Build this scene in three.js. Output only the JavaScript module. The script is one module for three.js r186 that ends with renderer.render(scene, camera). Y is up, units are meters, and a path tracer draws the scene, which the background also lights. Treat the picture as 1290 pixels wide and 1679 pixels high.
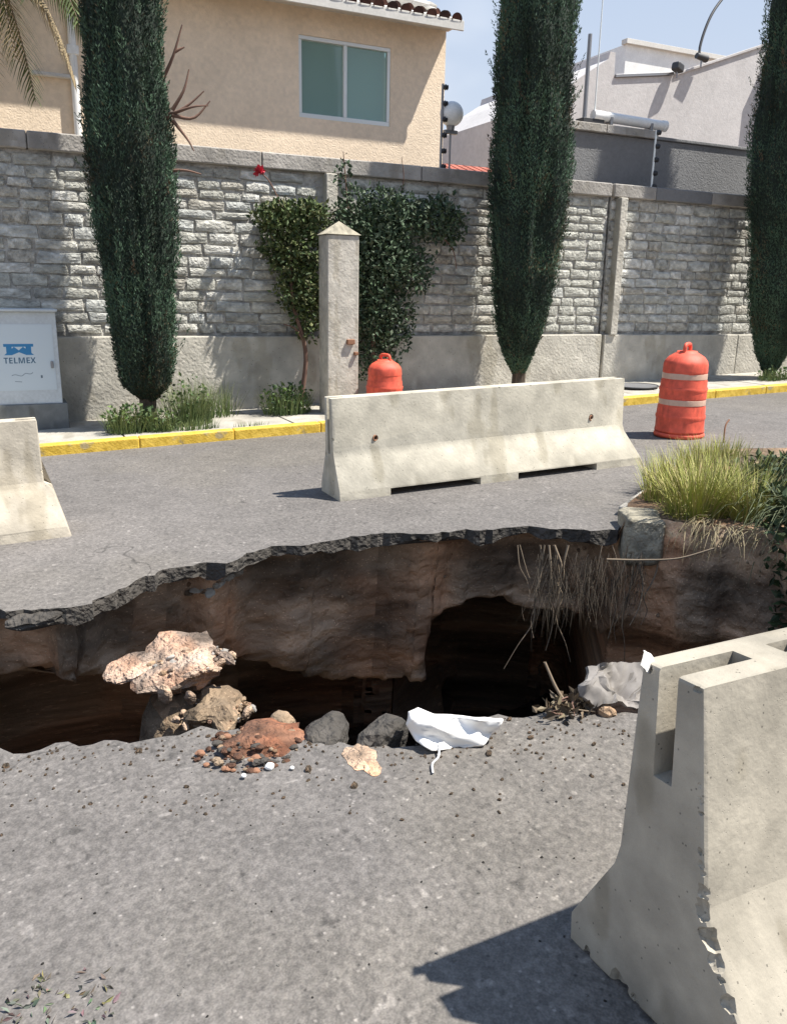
import * as THREE from 'three';
import { RoundedBoxGeometry } from 'three/addons/geometries/RoundedBoxGeometry.js';
import { mergeGeometries, mergeVertices, toCreasedNormals } from 'three/addons/utils/BufferGeometryUtils.js';
import { Brush, Evaluator, SUBTRACTION } from 'three-bvh-csg';

// ---------------------------------------------------------------- camera, sky, sun, exposure
// X runs along the street (gently uphill to the right), -Z across it towards the stone wall
const scene = new THREE.Scene();
const R = Math.PI / 180;
const camera = new THREE.PerspectiveCamera(63.07, 786 / 1024, 0.05, 1500);
camera.position.set(0, 1.68, 0);
camera.rotation.order = 'YXZ';
camera.rotation.set(-14.7 * R, -25.5 * R, 1.1 * R);
scene.add(camera);
const renderer = new THREE.WebGLRenderer({ antialias: true });
renderer.setSize(786, 1024);
renderer.toneMapping = THREE.LinearToneMapping;
renderer.toneMappingExposure = 2.25;
renderer.shadowMap.enabled = true;
renderer.shadowMap.type = THREE.PCFSoftShadowMap;

// ---------------------------------------------------------------- seeded noise
function mulberry(a) { return () => { a |= 0; a = a + 0x6D2B79F5 | 0; let t = Math.imul(a ^ a >>> 15, 1 | a); t = t + Math.imul(t ^ t >>> 7, 61 | t) ^ t; return ((t ^ t >>> 14) >>> 0) / 4294967296; }; }
const rnd = mulberry(4711);
const rr = (a, b, r = rnd) => a + (b - a) * r();
function hash(x, y, z) { let h = Math.imul(x, 374761393) ^ Math.imul(y, 668265263) ^ Math.imul(z, 2147483647 ^ 0x5bd1e995); h = Math.imul(h ^ (h >>> 13), 1274126177); h ^= h >>> 16; return (h >>> 0) / 4294967296; }
const sm = t => t * t * (3 - 2 * t), lerp = (a, b, t) => a + (b - a) * t;
const clamp = (x, a = 0, b = 1) => Math.min(b, Math.max(a, x));
const sstep = (a, b, x) => sm(clamp((x - a) / (b - a)));
function n3(x, y, z) {
  const X = Math.floor(x), Y = Math.floor(y), Z = Math.floor(z), u = sm(x - X), v = sm(y - Y), w = sm(z - Z);
  const l = (a, b, c) => hash(X + a, Y + b, Z + c);
  return lerp(lerp(lerp(l(0, 0, 0), l(1, 0, 0), u), lerp(l(0, 1, 0), l(1, 1, 0), u), v), lerp(lerp(l(0, 0, 1), l(1, 0, 1), u), lerp(l(0, 1, 1), l(1, 1, 1), u), v), w) * 2 - 1;
}
function fbm3(x, y, z, o = 4) { let s = 0, a = .5; for (let i = 0; i < o; i++) { s += a * n3(x, y, z); x *= 2.03; y *= 2.03; z *= 2.03; a *= .5; } return s; }
function pn(x, y, p, seed) {            // periodic 2D value noise, -1..1
  const X = Math.floor(x), Y = Math.floor(y), u = sm(x - X), v = sm(y - Y);
  const a = ((X % p) + p) % p, b = (a + 1) % p, c = ((Y % p) + p) % p, d = (c + 1) % p;
  return lerp(lerp(hash(a, c, seed), hash(b, c, seed), u), lerp(hash(a, d, seed), hash(b, d, seed), u), v) * 2 - 1;
}
function pfbm(u, v, p, o, seed) { let s = 0, a = .5; for (let i = 0; i < o; i++) { s += a * pn(u * p, v * p, p, seed + i); p *= 2; a *= .5; } return s; }

// ---------------------------------------------------------------- sky
const SUN = new THREE.Vector3(.47, 1, .28).normalize();      // towards the sun
{
  const W = 1024, Hh = 512, d = new Float32Array(W * Hh * 4);
  for (let j = 0; j < Hh; j++) for (let i = 0; i < W; i++) {
    const el = ((j + .5) / Hh - .5) * Math.PI, az = (i + .5) / W * 2 * Math.PI;
    const dx = Math.cos(el) * Math.cos(az), dy = Math.sin(el), dz = Math.cos(el) * Math.sin(az);
    const t = clamp(dy), k = Math.pow(t, .62);
    let r = lerp(.385, .095, k), g = lerp(.41, .17, k), b = lerp(.43, .325, k);
    const q = 1 / (Math.max(dy, 0) + .22);
    const c = fbm3(dx * q * 1.6 + 3, dz * q * 1.6 + 9, 1.7, 5) * .5 + .5;
    const m = sstep(.5, .72, c) * .5 * sstep(.0, .12, dy);
    r = lerp(r, .44, m); g = lerp(g, .46, m); b = lerp(b, .49, m);
    if (dy < 0) { const f = sstep(0, -.08, dy); r = lerp(r, .16, f); g = lerp(g, .15, f); b = lerp(b, .135, f); }
    const o = (j * W + i) * 4; d[o] = r; d[o + 1] = g; d[o + 2] = b; d[o + 3] = 1;
  }
  const sky = new THREE.DataTexture(d, W, Hh, THREE.RGBAFormat, THREE.FloatType);
  sky.mapping = THREE.EquirectangularReflectionMapping; sky.magFilter = THREE.LinearFilter; sky.minFilter = THREE.LinearFilter; sky.wrapS = THREE.RepeatWrapping;
  sky.colorSpace = THREE.LinearSRGBColorSpace; sky.needsUpdate = true;
  scene.background = sky; scene.environment = sky;
}
const sun = new THREE.DirectionalLight(new THREE.Color(1, .955, .87), 4.2);
sun.position.copy(SUN).multiplyScalar(40).add(new THREE.Vector3(4, 0, -6)); sun.target.position.set(4, 0, -6);
sun.castShadow = true; sun.shadow.radius = 1.3; sun.shadow.mapSize.set(4096, 4096);
Object.assign(sun.shadow.camera, { left: -20, right: 20, top: 20, bottom: -20, near: 1, far: 90 });
scene.add(sun, sun.target);

// ---------------------------------------------------------------- textures and materials
function tex(size, fn, srgb = true) {
  const d = new Uint8Array(size * size * 4);
  for (let j = 0; j < size; j++) for (let i = 0; i < size; i++) {
    const c = fn((i + .5) / size, (j + .5) / size, i, j), o = (j * size + i) * 4;
    if (typeof c === 'number') d[o] = d[o + 1] = d[o + 2] = clamp(c) * 255; else { d[o] = clamp(c[0]) * 255; d[o + 1] = clamp(c[1]) * 255; d[o + 2] = clamp(c[2]) * 255; }
    d[o + 3] = 255;
  }
  const t = new THREE.DataTexture(d, size, size); t.wrapS = t.wrapT = THREE.RepeatWrapping;
  t.magFilter = THREE.LinearFilter; t.minFilter = THREE.LinearMipmapLinearFilter; t.generateMipmaps = true; t.anisotropy = 8;
  if (srgb) t.colorSpace = THREE.SRGBColorSpace; t.needsUpdate = true; return t;
}
function rep(t, k) { const c = t.clone(); c.repeat.set(k, k); c.needsUpdate = true; return c; }   // uv are in metres: k = 1 / tile size
// worn, dusty asphalt: speckle of light and dark aggregate, dust patches
const T_asph = tex(2048, (u, v, i, j) => {
  const big = pfbm(u, v, 3, 4, 11), mid = pfbm(u, v, 40, 3, 31), fine = pn(u * 512, v * 512, 512, 71), sp = hash(i >> 1, j >> 1, 5), sp2 = hash(i, j, 15);
  let l = .43 + big * .045 + mid * .035 + fine * .05 + (sp2 - .5) * .1;
  const fl = pn(u * 330 + 7, v * 330, 330, 171) + .5 * pn(u * 130, v * 190, 190, 172), dk = pn(u * 260, v * 300 + 5, 300, 173) + .4 * pn(u * 90, v * 90, 90, 174);
  l += .1 * sstep(.85, 1.2, fl) - .09 * sstep(.85, 1.15, dk); if (sp > .996) l += .14; else if (sp < .003) l -= .12;
  const cr = Math.abs(pfbm(u, v, 4, 5, 401)), cm = sstep(.05, .3, pfbm(u, v, 6, 3, 431)); if (cr < .004) l -= .13 * cm * (1 - cr / .004);
  const dust = sstep(.0, .5, pfbm(u, v, 5, 4, 91) + .1);
  return [l * (1.015 + .015 * dust), l * (.988 + .008 * dust), l * (.97 - .02 * dust)];
});
const B_asph = tex(1024, (u, v, i, j) => .5 + pfbm(u, v, 110, 3, 3) * .5 + pn(u * 24, v * 24, 24, 8) * .08, false);
const T_conc = tex(1024, (u, v, i, j) => {
  const big = pfbm(u, v, 3, 4, 21), mid = pfbm(u, v, 16, 4, 51), st = pfbm(u, v * .5, 10, 3, 77);
  let l = .86 + big * .16 + mid * .1 + (hash(i, j, 2) - .5) * .05;
  const stain = sstep(.12, .42, st) * .08; l -= stain;
  const pit = hash(i >> 2, j >> 2, 33); if (pit > .9975) l -= .25;
  return [l, l * (.992 - stain * .1), l * (.975 - stain * .35)];
});
const B_conc = tex(1024, (u, v, i, j) => .6 + pfbm(u, v, 40, 4, 7) * .35 + pfbm(u, v, 5, 3, 17) * .25 - (hash(i >> 2, j >> 2, 33) > .9975 ? .4 : 0), false);
const T_soil = tex(1024, (u, v, i, j) => {
  const a = pfbm(u, v, 4, 5, 61), s = pfbm(u * .5, v * 2, 6, 4, 44), g = hash(i >> 2, j >> 2, 9);
  let l = .72 + a * .42 + s * .3 + (hash(i, j, 3) - .5) * .12; if (g > .985) l += .22;
  const red = sstep(-.1, .4, pfbm(u, v, 3, 3, 99));
  return [l * (1 + .06 * red), l * (.99 - .04 * red), l * (.97 - .1 * red)];
});
const B_soil = tex(1024, (u, v) => .5 + pfbm(u, v, 12, 6, 27) * .7, false);
const T_plaster = tex(1024, (u, v, i, j) => { const l = .94 + pfbm(u, v, 4, 4, 131) * .07 + pfbm(u, v, 60, 3, 141) * .05 + (hash(i, j, 8) - .5) * .03; return [l, l, l]; });
const B_plaster = tex(512, (u, v) => .5 + pfbm(u, v, 64, 3, 151) * .6, false);
const T_rock = tex(512, (u, v, i, j) => { const l = .85 + pfbm(u, v, 6, 5, 201) * .34 + (hash(i, j, 6) - .5) * .1, w = sstep(.05, .4, pfbm(u, v, 4, 4, 231)) * .12; return [l + w, l + w, l * .99 + w]; });
const B_rock = tex(512, (u, v) => .5 + pfbm(u, v, 14, 5, 211) * .7, false);
const T_yel = tex(1024, (u, v, i, j) => {            // worn yellow kerb paint with bare concrete showing
  const w = .8 * sstep(.2, .42, pfbm(u, v, 9, 5, 301) + .25 * pn(u * 5, v * 5, 5, 312)), n = pfbm(u, v, 30, 3, 320) * .12 + (hash(i, j, 4) - .5) * .06;
  return [lerp(.81, .62, w) + n, lerp(.68, .57, w) + n, lerp(.26, .48, w) + n];
});
const C = (r, g, b) => new THREE.Color().setRGB(r, g, b);
function mat(col, o = {}) { return new THREE.MeshStandardMaterial({ color: col, roughness: .9, metalness: 0, side: THREE.DoubleSide, ...o }); }
const M = {
  asph: mat(C(.83, .805, .785), { map: rep(T_asph, 1 / 8), bumpMap: rep(B_asph, 1 / 1.7), bumpScale: .006, roughness: .92 }),
  asphEdge: mat(C(.085, .075, .066), { map: rep(T_rock, 1 / .5), bumpMap: rep(B_rock, 1 / .4), bumpScale: .02 }),
  soil: mat(C(.9, .69, .52), { map: rep(T_soil, 1 / 1.6), bumpMap: rep(B_soil, 1 / .6), bumpScale: .025, roughness: 1, vertexColors: true }),
  soilPlain: mat(C(.3, .21, .15), { map: rep(T_soil, 1 / 1.6), bumpMap: rep(B_soil, 1 / .9), bumpScale: .05, roughness: 1 }),
  dirt: mat(C(.4, .3, .21), { map: rep(T_soil, 1 / 1.3), bumpMap: rep(B_soil, 1 / .7), bumpScale: .03, roughness: 1 }),
  tan: mat(C(.85, .62, .46), { map: rep(T_soil, 1 / .8), bumpMap: rep(B_soil, 1 / .3), bumpScale: .02, roughness: 1 }),
  dust: mat(C(.66, .51, .42), { map: rep(T_soil, 1 / .6), bumpMap: rep(B_soil, 1 / .22), bumpScale: .03, roughness: 1 }),
  clay: mat(C(.3, .15, .095), { map: rep(T_soil, 1 / .5), bumpMap: rep(B_soil, 1 / .2), bumpScale: .015, roughness: 1 }),
  conc: mat(C(.7, .655, .555), { map: rep(T_conc, 1 / 1.6), bumpMap: rep(B_conc, 1 / .7), bumpScale: .0022 }),
  conc3: mat(C(.47, .43, .36), { map: rep(T_conc, 1 / 1.1), bumpMap: rep(B_conc, 1 / .5), bumpScale: .0018 }),
  conc2: mat(C(.66, .6, .505), { map: rep(T_conc, 1 / 1.3), bumpMap: rep(B_conc, 1 / .6), bumpScale: .0025 }),
  plinth: mat(C(.6, .575, .52), { map: rep(T_conc, 1 / 2.3), bumpMap: rep(B_conc, 1 / 1.1), bumpScale: .012 }),
  coping: mat(C(.5, .475, .45), { map: rep(T_conc, 1 / 1.9), bumpMap: rep(B_conc, 1 / .9), bumpScale: .01 }),
  post: mat(C(.62, .585, .53), { map: rep(T_conc, 1 / .9), bumpMap: rep(B_conc, 1 / .9), bumpScale: .006 }),
  mortar: mat(C(.5, .48, .45), { map: rep(T_rock, 1 / .7), bumpMap: rep(B_rock, 1 / .5), bumpScale: .02 }),
  pave: mat(C(.5, .475, .43), { map: rep(T_conc, 1 / 2.1), bumpMap: rep(B_conc, 1 / .8), bumpScale: .006 }),
  yel: mat(C(.95, .93, .9), { map: rep(T_yel, 1 / 1.4), bumpMap: rep(B_conc, 1 / .5), bumpScale: .005, roughness: .75 }),
  beige: mat(C(.96, .785, .595), { map: rep(T_plaster, 1 / 3), bumpMap: rep(B_plaster, 1 / 1.2), bumpScale: .004 }),
  soffit: mat(C(.7, .68, .64), { map: rep(T_plaster, 1 / 2) }),
  greyWall: mat(C(.21, .21, .213), { map: rep(T_plaster, 1 / 2.5), bumpMap: rep(B_plaster, 1 / 1.1), bumpScale: .006 }),
  pale: mat(C(.58, .555, .545), { map: rep(T_plaster, 1 / 4), bumpMap: rep(B_plaster, 1 / 1.5), bumpScale: .003 }),
  white: mat(C(.92, .92, .9), { map: rep(T_plaster, 1 / 1.2), roughness: .5 }),
  alu: mat(C(.74, .76, .75), { roughness: .38, metalness: .25 }),
  tile: ['#7c4a3a', '#6a4438', '#88584a', '#5d4038'].map(c => mat(new THREE.Color(c).multiplyScalar(.62), { map: rep(T_rock, 1 / .6), roughness: .85 })),
  redTile: mat(C(.42, .12, .08), { map: rep(T_rock, 1 / .6), roughness: .85 }),
  glass: new THREE.MeshPhysicalMaterial({ color: C(.62, .8, .76), roughness: .03, metalness: 0, transmission: .72, thickness: 0, ior: 1.5, side: THREE.DoubleSide }),
  curtain: mat(C(.4, .55, .52), { roughness: 1 }), blind: mat(C(.28, .36, .34), { roughness: .9 }),
  orange: mat(C(.95, .14, .08), { roughness: .62, map: rep(T_conc, 1 / .7) }),
  band: mat(C(.68, .45, .34), { roughness: .35, map: rep(T_plaster, 1 / .2) }),
  rubber: mat(C(.03, .03, .03), { roughness: .8 }),
  dark: mat(C(.035, .035, .038), { roughness: .55 }),
  steel: mat(C(.28, .28, .29), { roughness: .45, metalness: .6 }),
  trunk: mat(C(.12, .085, .06), { map: rep(T_rock, 1 / .3), bumpMap: rep(B_rock, 1 / .2), bumpScale: .01 }),
  twig: mat(C(.17, .1, .075), { roughness: 1 }),
  root: mat(C(.22, .17, .12), { roughness: 1 }),
  leaf: mat(C(1, 1, 1), { vertexColors: true, roughness: .75 }),
  cypress: mat(C(1, 1, 1), { vertexColors: true, roughness: .85 }),
  cabinet: mat(C(.62, .67, .7), { roughness: .45, map: rep(T_plaster, 1 / 1.3) }),
  cabBase: mat(C(.2, .22, .235), { roughness: .6, map: rep(T_conc, 1 / 1.1) }),
  plastic: mat(C(.84, .82, .79), { roughness: .55 }),
  sheet: mat(C(.3, .28, .27), { map: rep(T_conc, 1 / .6) }),
  oldConc: mat(C(.4, .36, .28), { map: rep(T_rock, 1 / .5), bumpMap: rep(B_rock, 1 / .4), bumpScale: .012 }),
  rust: mat(C(.24, .12, .07), { roughness: .9 }),
};
const stoneTones = [[.4, .395, .36], [.46, .45, .415], [.34, .335, .31], [.52, .51, .48], [.38, .36, .32], [.43, .435, .42]].map(c => mat(C(...c.map(q => q * 1.42)), { map: rep(T_rock, 1 / .55), bumpMap: rep(B_rock, 1 / .35), bumpScale: .012, roughness: .95 }));

// ---------------------------------------------------------------- helpers
const names = {};
function numbered(n) { if (!(n in names)) { names[n] = 0; return n; } names[n]++; return n + '_' + String(names[n]).padStart(3, '0'); }
function tag(o, label, category, group, kind) { if (label) o.userData.label = label; if (category) o.userData.category = category; if (group) o.userData.group = group; if (kind) o.userData.kind = kind; return o; }
function thing(name, label, category, [x, y, z] = [0, 0, 0], turn = 0, group) { const o = new THREE.Group(); o.name = numbered(name); o.position.set(x, y, z); o.rotation.y = turn; scene.add(o); return tag(o, label, category, group); }
function obj(name, geo, m, parent = scene) {
  const g = Array.isArray(geo) ? join(geo) : geo; const o = new THREE.Mesh(g, m); o.castShadow = o.receiveShadow = true;
  o.name = parent === scene ? numbered(name) : name; parent.add(o); return o;
}
function struct(name, geo, m) { const o = obj(name, geo, m); o.userData.kind = 'structure'; return o; }
function join(gs) { return mergeGeometries(gs.map(g => { const n = g.index ? g.toNonIndexed() : g.clone(); for (const k of Object.keys(n.attributes)) if (!['position', 'normal', 'uv', 'color'].includes(k)) n.deleteAttribute(k); return n; })); }
const T = (g, x = 0, y = 0, z = 0, rx = 0, ry = 0, rz = 0, s = 1) => { const m = new THREE.Matrix4().compose(new THREE.Vector3(x, y, z), new THREE.Quaternion().setFromEuler(new THREE.Euler(rx, ry, rz)), Array.isArray(s) ? new THREE.Vector3(...s) : new THREE.Vector3(s, s, s)); return g.applyMatrix4(m); };
const gy = x => .03 * clamp(x, -25, 25);            // the street climbs 3 % to the right
function boxUV(g, ox = 0, oy = 0) {                 // uv in metres, projected along the dominant normal
  if (g.index) g = g.toNonIndexed(); if (!g.attributes.normal) g.computeVertexNormals();
  const p = g.attributes.position, n = p.count, uv = new Float32Array(n * 2), a = new THREE.Vector3(), b = new THREE.Vector3(), c = new THREE.Vector3();
  for (let i = 0; i < n; i += 3) {
    a.fromBufferAttribute(p, i); b.fromBufferAttribute(p, i + 1); c.fromBufferAttribute(p, i + 2);
    const N = b.clone().sub(a).cross(c.clone().sub(a)), x = Math.abs(N.x), y = Math.abs(N.y), z = Math.abs(N.z);
    [a, b, c].forEach((q, k) => { const j = (i + k) * 2; if (y >= x && y >= z) { uv[j] = q.x + ox; uv[j + 1] = q.z + oy; } else if (x > z) { uv[j] = q.z + ox; uv[j + 1] = q.y + oy; } else { uv[j] = q.x + ox; uv[j + 1] = q.y + oy; } });
  }
  g.setAttribute('uv', new THREE.BufferAttribute(uv, 2)); return g;
}
const bx = (w, h, d, x = 0, y = 0, z = 0, r = .008) => boxUV(T(new RoundedBoxGeometry(w, h, d, 1, Math.min(r, w / 2.1, h / 2.1, d / 2.1)), x, y, z), x, z);
const cyl = (r0, r1, h, x = 0, y = 0, z = 0, n = 14) => T(new THREE.CylinderGeometry(r1, r0, h, n), x, y, z);
function tube(pts, r, seg = 12, rad = 6, taper = 1) {
  const c = new THREE.CatmullRomCurve3(pts.map(p => new THREE.Vector3(...p))), g = new THREE.TubeGeometry(c, seg, r, rad);
  if (taper !== 1) { const p = g.attributes.position; for (let i = 0; i <= seg; i++) { const q = c.getPointAt(i / seg), k = lerp(1, taper, i / seg); for (let j = 0; j <= rad; j++) { const o = i * (rad + 1) + j; p.setXYZ(o, q.x + (p.getX(o) - q.x) * k, q.y + (p.getY(o) - q.y) * k, q.z + (p.getZ(o) - q.z) * k); } } }
  return g;
}
function rock(seed, s = [1, 1, 1], detail = 2, rough = .35, flat = true) {
  let g = new THREE.IcosahedronGeometry(.5, detail); const p = g.attributes.position, v = new THREE.Vector3();
  for (let i = 0; i < p.count; i++) { v.fromBufferAttribute(p, i); const k = 1 + rough * (fbm3(v.x * 3 + seed, v.y * 3, v.z * 3 + seed * 2, 3) + .5 * n3(v.x * 1.6 + seed * 3, v.y * 1.6, v.z * 1.6)); p.setXYZ(i, v.x * k * s[0], v.y * k * s[1], v.z * k * s[2]); }
  g.computeVertexNormals(); if (!flat) { g.deleteAttribute('uv'); g.deleteAttribute('normal'); g = mergeVertices(g); g.computeVertexNormals(); g = g.toNonIndexed(); }
  return boxUV(g, seed);
}
class Leaves {                                       // many small real leaf faces in one geometry with a colour of their own
  constructor() { this.p = []; this.c = []; this.n = []; }
  tri(a, b, c, col) { const N = new THREE.Vector3().subVectors(b, a).cross(new THREE.Vector3().subVectors(c, a)).normalize(); for (const q of [a, b, c]) { this.p.push(q.x, q.y, q.z); this.n.push(N.x, N.y, N.z); this.c.push(...col); } }
  leaf(o, dir, side, l, w, col, fold = .25) {        // folded diamond
    const up = new THREE.Vector3().crossVectors(dir, side), m = o.clone().addScaledVector(dir, l * .45), e = o.clone().addScaledVector(dir, l);
    const a = m.clone().addScaledVector(side, w / 2).addScaledVector(up, w * fold), b = m.clone().addScaledVector(side, -w / 2).addScaledVector(up, w * fold);
    this.tri(o, a, e, col); this.tri(o, e, b, col);
  }
  blade(o, dir, l, w, bend, col, tip, seg = 3) {     // grass blade bending over
    const side = new THREE.Vector3(-dir.z, 0, dir.x); if (side.lengthSq() < 1e-4) side.set(1, 0, 0); side.normalize();
    let pa = o.clone().addScaledVector(side, w / 2), pb = o.clone().addScaledVector(side, -w / 2), c = o.clone(); const d = dir.clone();
    for (let i = 1; i <= seg; i++) {
      c.addScaledVector(d, l / seg); d.y -= bend / seg; d.normalize(); const ww = w * (1 - i / seg) / 2, cc = col.map((x, k) => lerp(x, tip[k], (i - .5) / seg));
      const qa = c.clone().addScaledVector(side, ww), qb = c.clone().addScaledVector(side, -ww);
      this.tri(pa, qa, qb, cc); if (i < seg || true) this.tri(pa, qb, pb, cc); pa = qa; pb = qb;
    }
  }
  geo() { const g = new THREE.BufferGeometry(); g.setAttribute('position', new THREE.Float32BufferAttribute(this.p, 3)); g.setAttribute('normal', new THREE.Float32BufferAttribute(this.n, 3)); g.setAttribute('color', new THREE.Float32BufferAttribute(this.c, 3)); g.setAttribute('uv', new THREE.Float32BufferAttribute(new Float32Array(this.p.length / 3 * 2), 2)); return g; }
}
function rdir(r, upBias = 0) { const z = r() * 2 - 1, a = r() * 6.2832, s = Math.sqrt(1 - z * z); return new THREE.Vector3(s * Math.cos(a), z + upBias, s * Math.sin(a)).normalize(); }

// ================================================================ SETTING
// ---- rim of the collapsed hole (x, z), clockwise from the far left
const RIM = [[-1.5, -3.9], [-1.2, -4.5], [-.6, -4.72], [-.09, -4.71], [.329, -4.58], [.487, -4.8], [.946, -4.99], [1.5, -5.04], [2.19, -5.02], [2.8, -4.88], [3.35, -4.68], [3.84, -4.33],
  [4.12, -4.1], [4.34, -3.85], [4.5, -3.4], [4.4, -2.85], [3.95, -2.4], [3.2, -2.16], [2.2, -2.3], [1.64, -2.53], [1.32, -2.5], [1.144, -2.6], [.85, -2.83], [.606, -2.97], [.2, -3.02], [-.114, -3.1], [-.8, -3.3], [-1.3, -3.5]];
const A_I = 11, E_I = 15;                             // rim between these two points is the planted island
function fineRim() {
  const out = [], n = RIM.length;
  for (let i = 0; i < n; i++) {
    const [x0, z0] = RIM[i], [x1, z1] = RIM[(i + 1) % n], L = Math.hypot(x1 - x0, z1 - z0), k = Math.max(2, Math.round(L / .045));
    for (let j = 0; j < k; j++) {
      const t = j / k, x = lerp(x0, x1, t), z = lerp(z0, z1, t), nx = -(z1 - z0) / L, nz = (x1 - x0) / L;
      const jj = fbm3(x * 5, 0, z * 5, 4) * .1 + (Math.floor(fbm3(x * 4 + 9, 0, z * 4, 2) * 6) / 6) * .1 + fbm3(x * 22, 3, z * 22, 2) * .025;
      out.push({ x: x - nx * jj, z: z - nz * jj, isl: i >= A_I && i < E_I, i: i + t });
    }
  }
  return out;
}
const rim = fineRim(); let pitAt;
{ // outward normals, smoothed
  const n = rim.length;
  for (let i = 0; i < n; i++) { let x = 0, z = 0; for (let k = -6; k < 6; k++) { const a = rim[(i + k + n) % n], b = rim[(i + k + 1 + n) % n]; x += b.z - a.z; z -= b.x - a.x; } const l = Math.hypot(x, z); rim[i].nx = x / l; rim[i].nz = z / l; }
  // make sure normals point away from the centre
  const c = [1.6, -3.7]; let s = 0; rim.forEach(p => s += p.nx * (p.x - c[0]) + p.nz * (p.z - c[1])); if (s < 0) rim.forEach(p => { p.nx *= -1; p.nz *= -1; });
}
const ISLAND = [[4.1, -4.62], [4.9, -5.15], [5.7, -5.68], [6.1, -5.82], [6.5, -5.72], [7.2, -5.4], [9.5, -4.6], [9.5, -2.2], [4.7, -2.2]];

// ---- ground: one sheet to the horizon, under the road slab, open below the road by the hole
{
  const xs = [-400, -25, -2.4, 9.8, 25, 400], zs = [-400, -6.9, -1.7, 400], pos = [], uv = [];
  for (let i = 0; i < 5; i++) for (let j = 0; j < 3; j++) {
    if (i === 2 && j === 1) continue;
    const q = [[xs[i], zs[j]], [xs[i], zs[j + 1]], [xs[i + 1], zs[j + 1]], [xs[i + 1], zs[j]]];
    for (const k of [0, 1, 2, 0, 2, 3]) { pos.push(q[k][0], gy(q[k][0]) - .115, q[k][1]); uv.push(q[k][0], q[k][1]); }
  }
  const g = new THREE.BufferGeometry(); g.setAttribute('position', new THREE.Float32BufferAttribute(pos, 3)); g.setAttribute('uv', new THREE.Float32BufferAttribute(uv, 2)); g.computeVertexNormals();
  struct('ground', g, M.dirt);
}
// ---- road: asphalt slab 11 cm thick with a ragged broken edge round the hole
function shapeXZ(pts) { return new THREE.Shape(pts.map(([x, z]) => new THREE.Vector2(x, z))); }
function slab(shape, depth, top) {                    // shape drawn in (x, z); top face at gy + top
  const g = new THREE.ExtrudeGeometry(shape, { depth, bevelEnabled: false, curveSegments: 1 }), p = g.attributes.position;
  for (let i = 0; i < p.count; i++) { const x = p.getX(i), z = p.getY(i), d = p.getZ(i); p.setXYZ(i, x, gy(x) + top - d, z); }
  g.computeVertexNormals(); return g;
}
{
  const outer = shapeXZ([[-25, -9.04], [25, -9.04], [25, 9], [-25, 9]]);
  const hole = rim.filter(p => !p.isl).map(p => [p.x, p.z]);
  const fst = rim.findIndex(p => p.isl), lst = rim.length - 1 - [...rim].reverse().findIndex(p => p.isl);
  const pts = []; rim.forEach((p, i) => { if (!p.isl) pts.push([p.x, p.z]); if (i === fst) pts.push(...ISLAND); });
  outer.holes.push(new THREE.Path(pts.map(([x, z]) => new THREE.Vector2(x, z))));
  const g = slab(outer, .085, 0);
  { const p = g.attributes.position; for (let i = 0; i < p.count; i++) { const x = p.getX(i), y = p.getY(i), z = p.getZ(i); if (y - gy(x) < -.05 && Math.abs(x) < 10 && z > -8) p.setY(i, y + .055 * Math.max(-.6, fbm3(x * 4, 1, z * 4, 3) * 1.6 + .3 * n3(x * 15, 0, z * 15))); } }
  // split top from sides so that the broken edge shows the darker inside of the asphalt
  const p = g.attributes.position, top = [], side = [];
  for (let i = 0; i < p.count; i += 3) {
    const ys = [0, 1, 2].map(k => p.getY(i + k) - gy(p.getX(i + k))), isTop = ys.every(y => y > -.01);
    for (let k = 0; k < 3; k++) (isTop ? top : side).push(p.getX(i + k), p.getY(i + k), p.getZ(i + k));
  }
  const mk = a => { const q = new THREE.BufferGeometry(); q.setAttribute('position', new THREE.Float32BufferAttribute(a, 3)); q.computeVertexNormals(); return boxUV(q); };
  const road = struct('road', mk(top), M.asph);
  obj('broken_edge', mk(side), M.asphEdge, road);
  for (const s of [-1, 1]) { const q = new THREE.PlaneGeometry(375, 18.04); q.rotateX(-Math.PI / 2); struct('road', boxUV(T(q, s * 212.5, gy(s * 25), -.02)), M.asph); }
}
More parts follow.
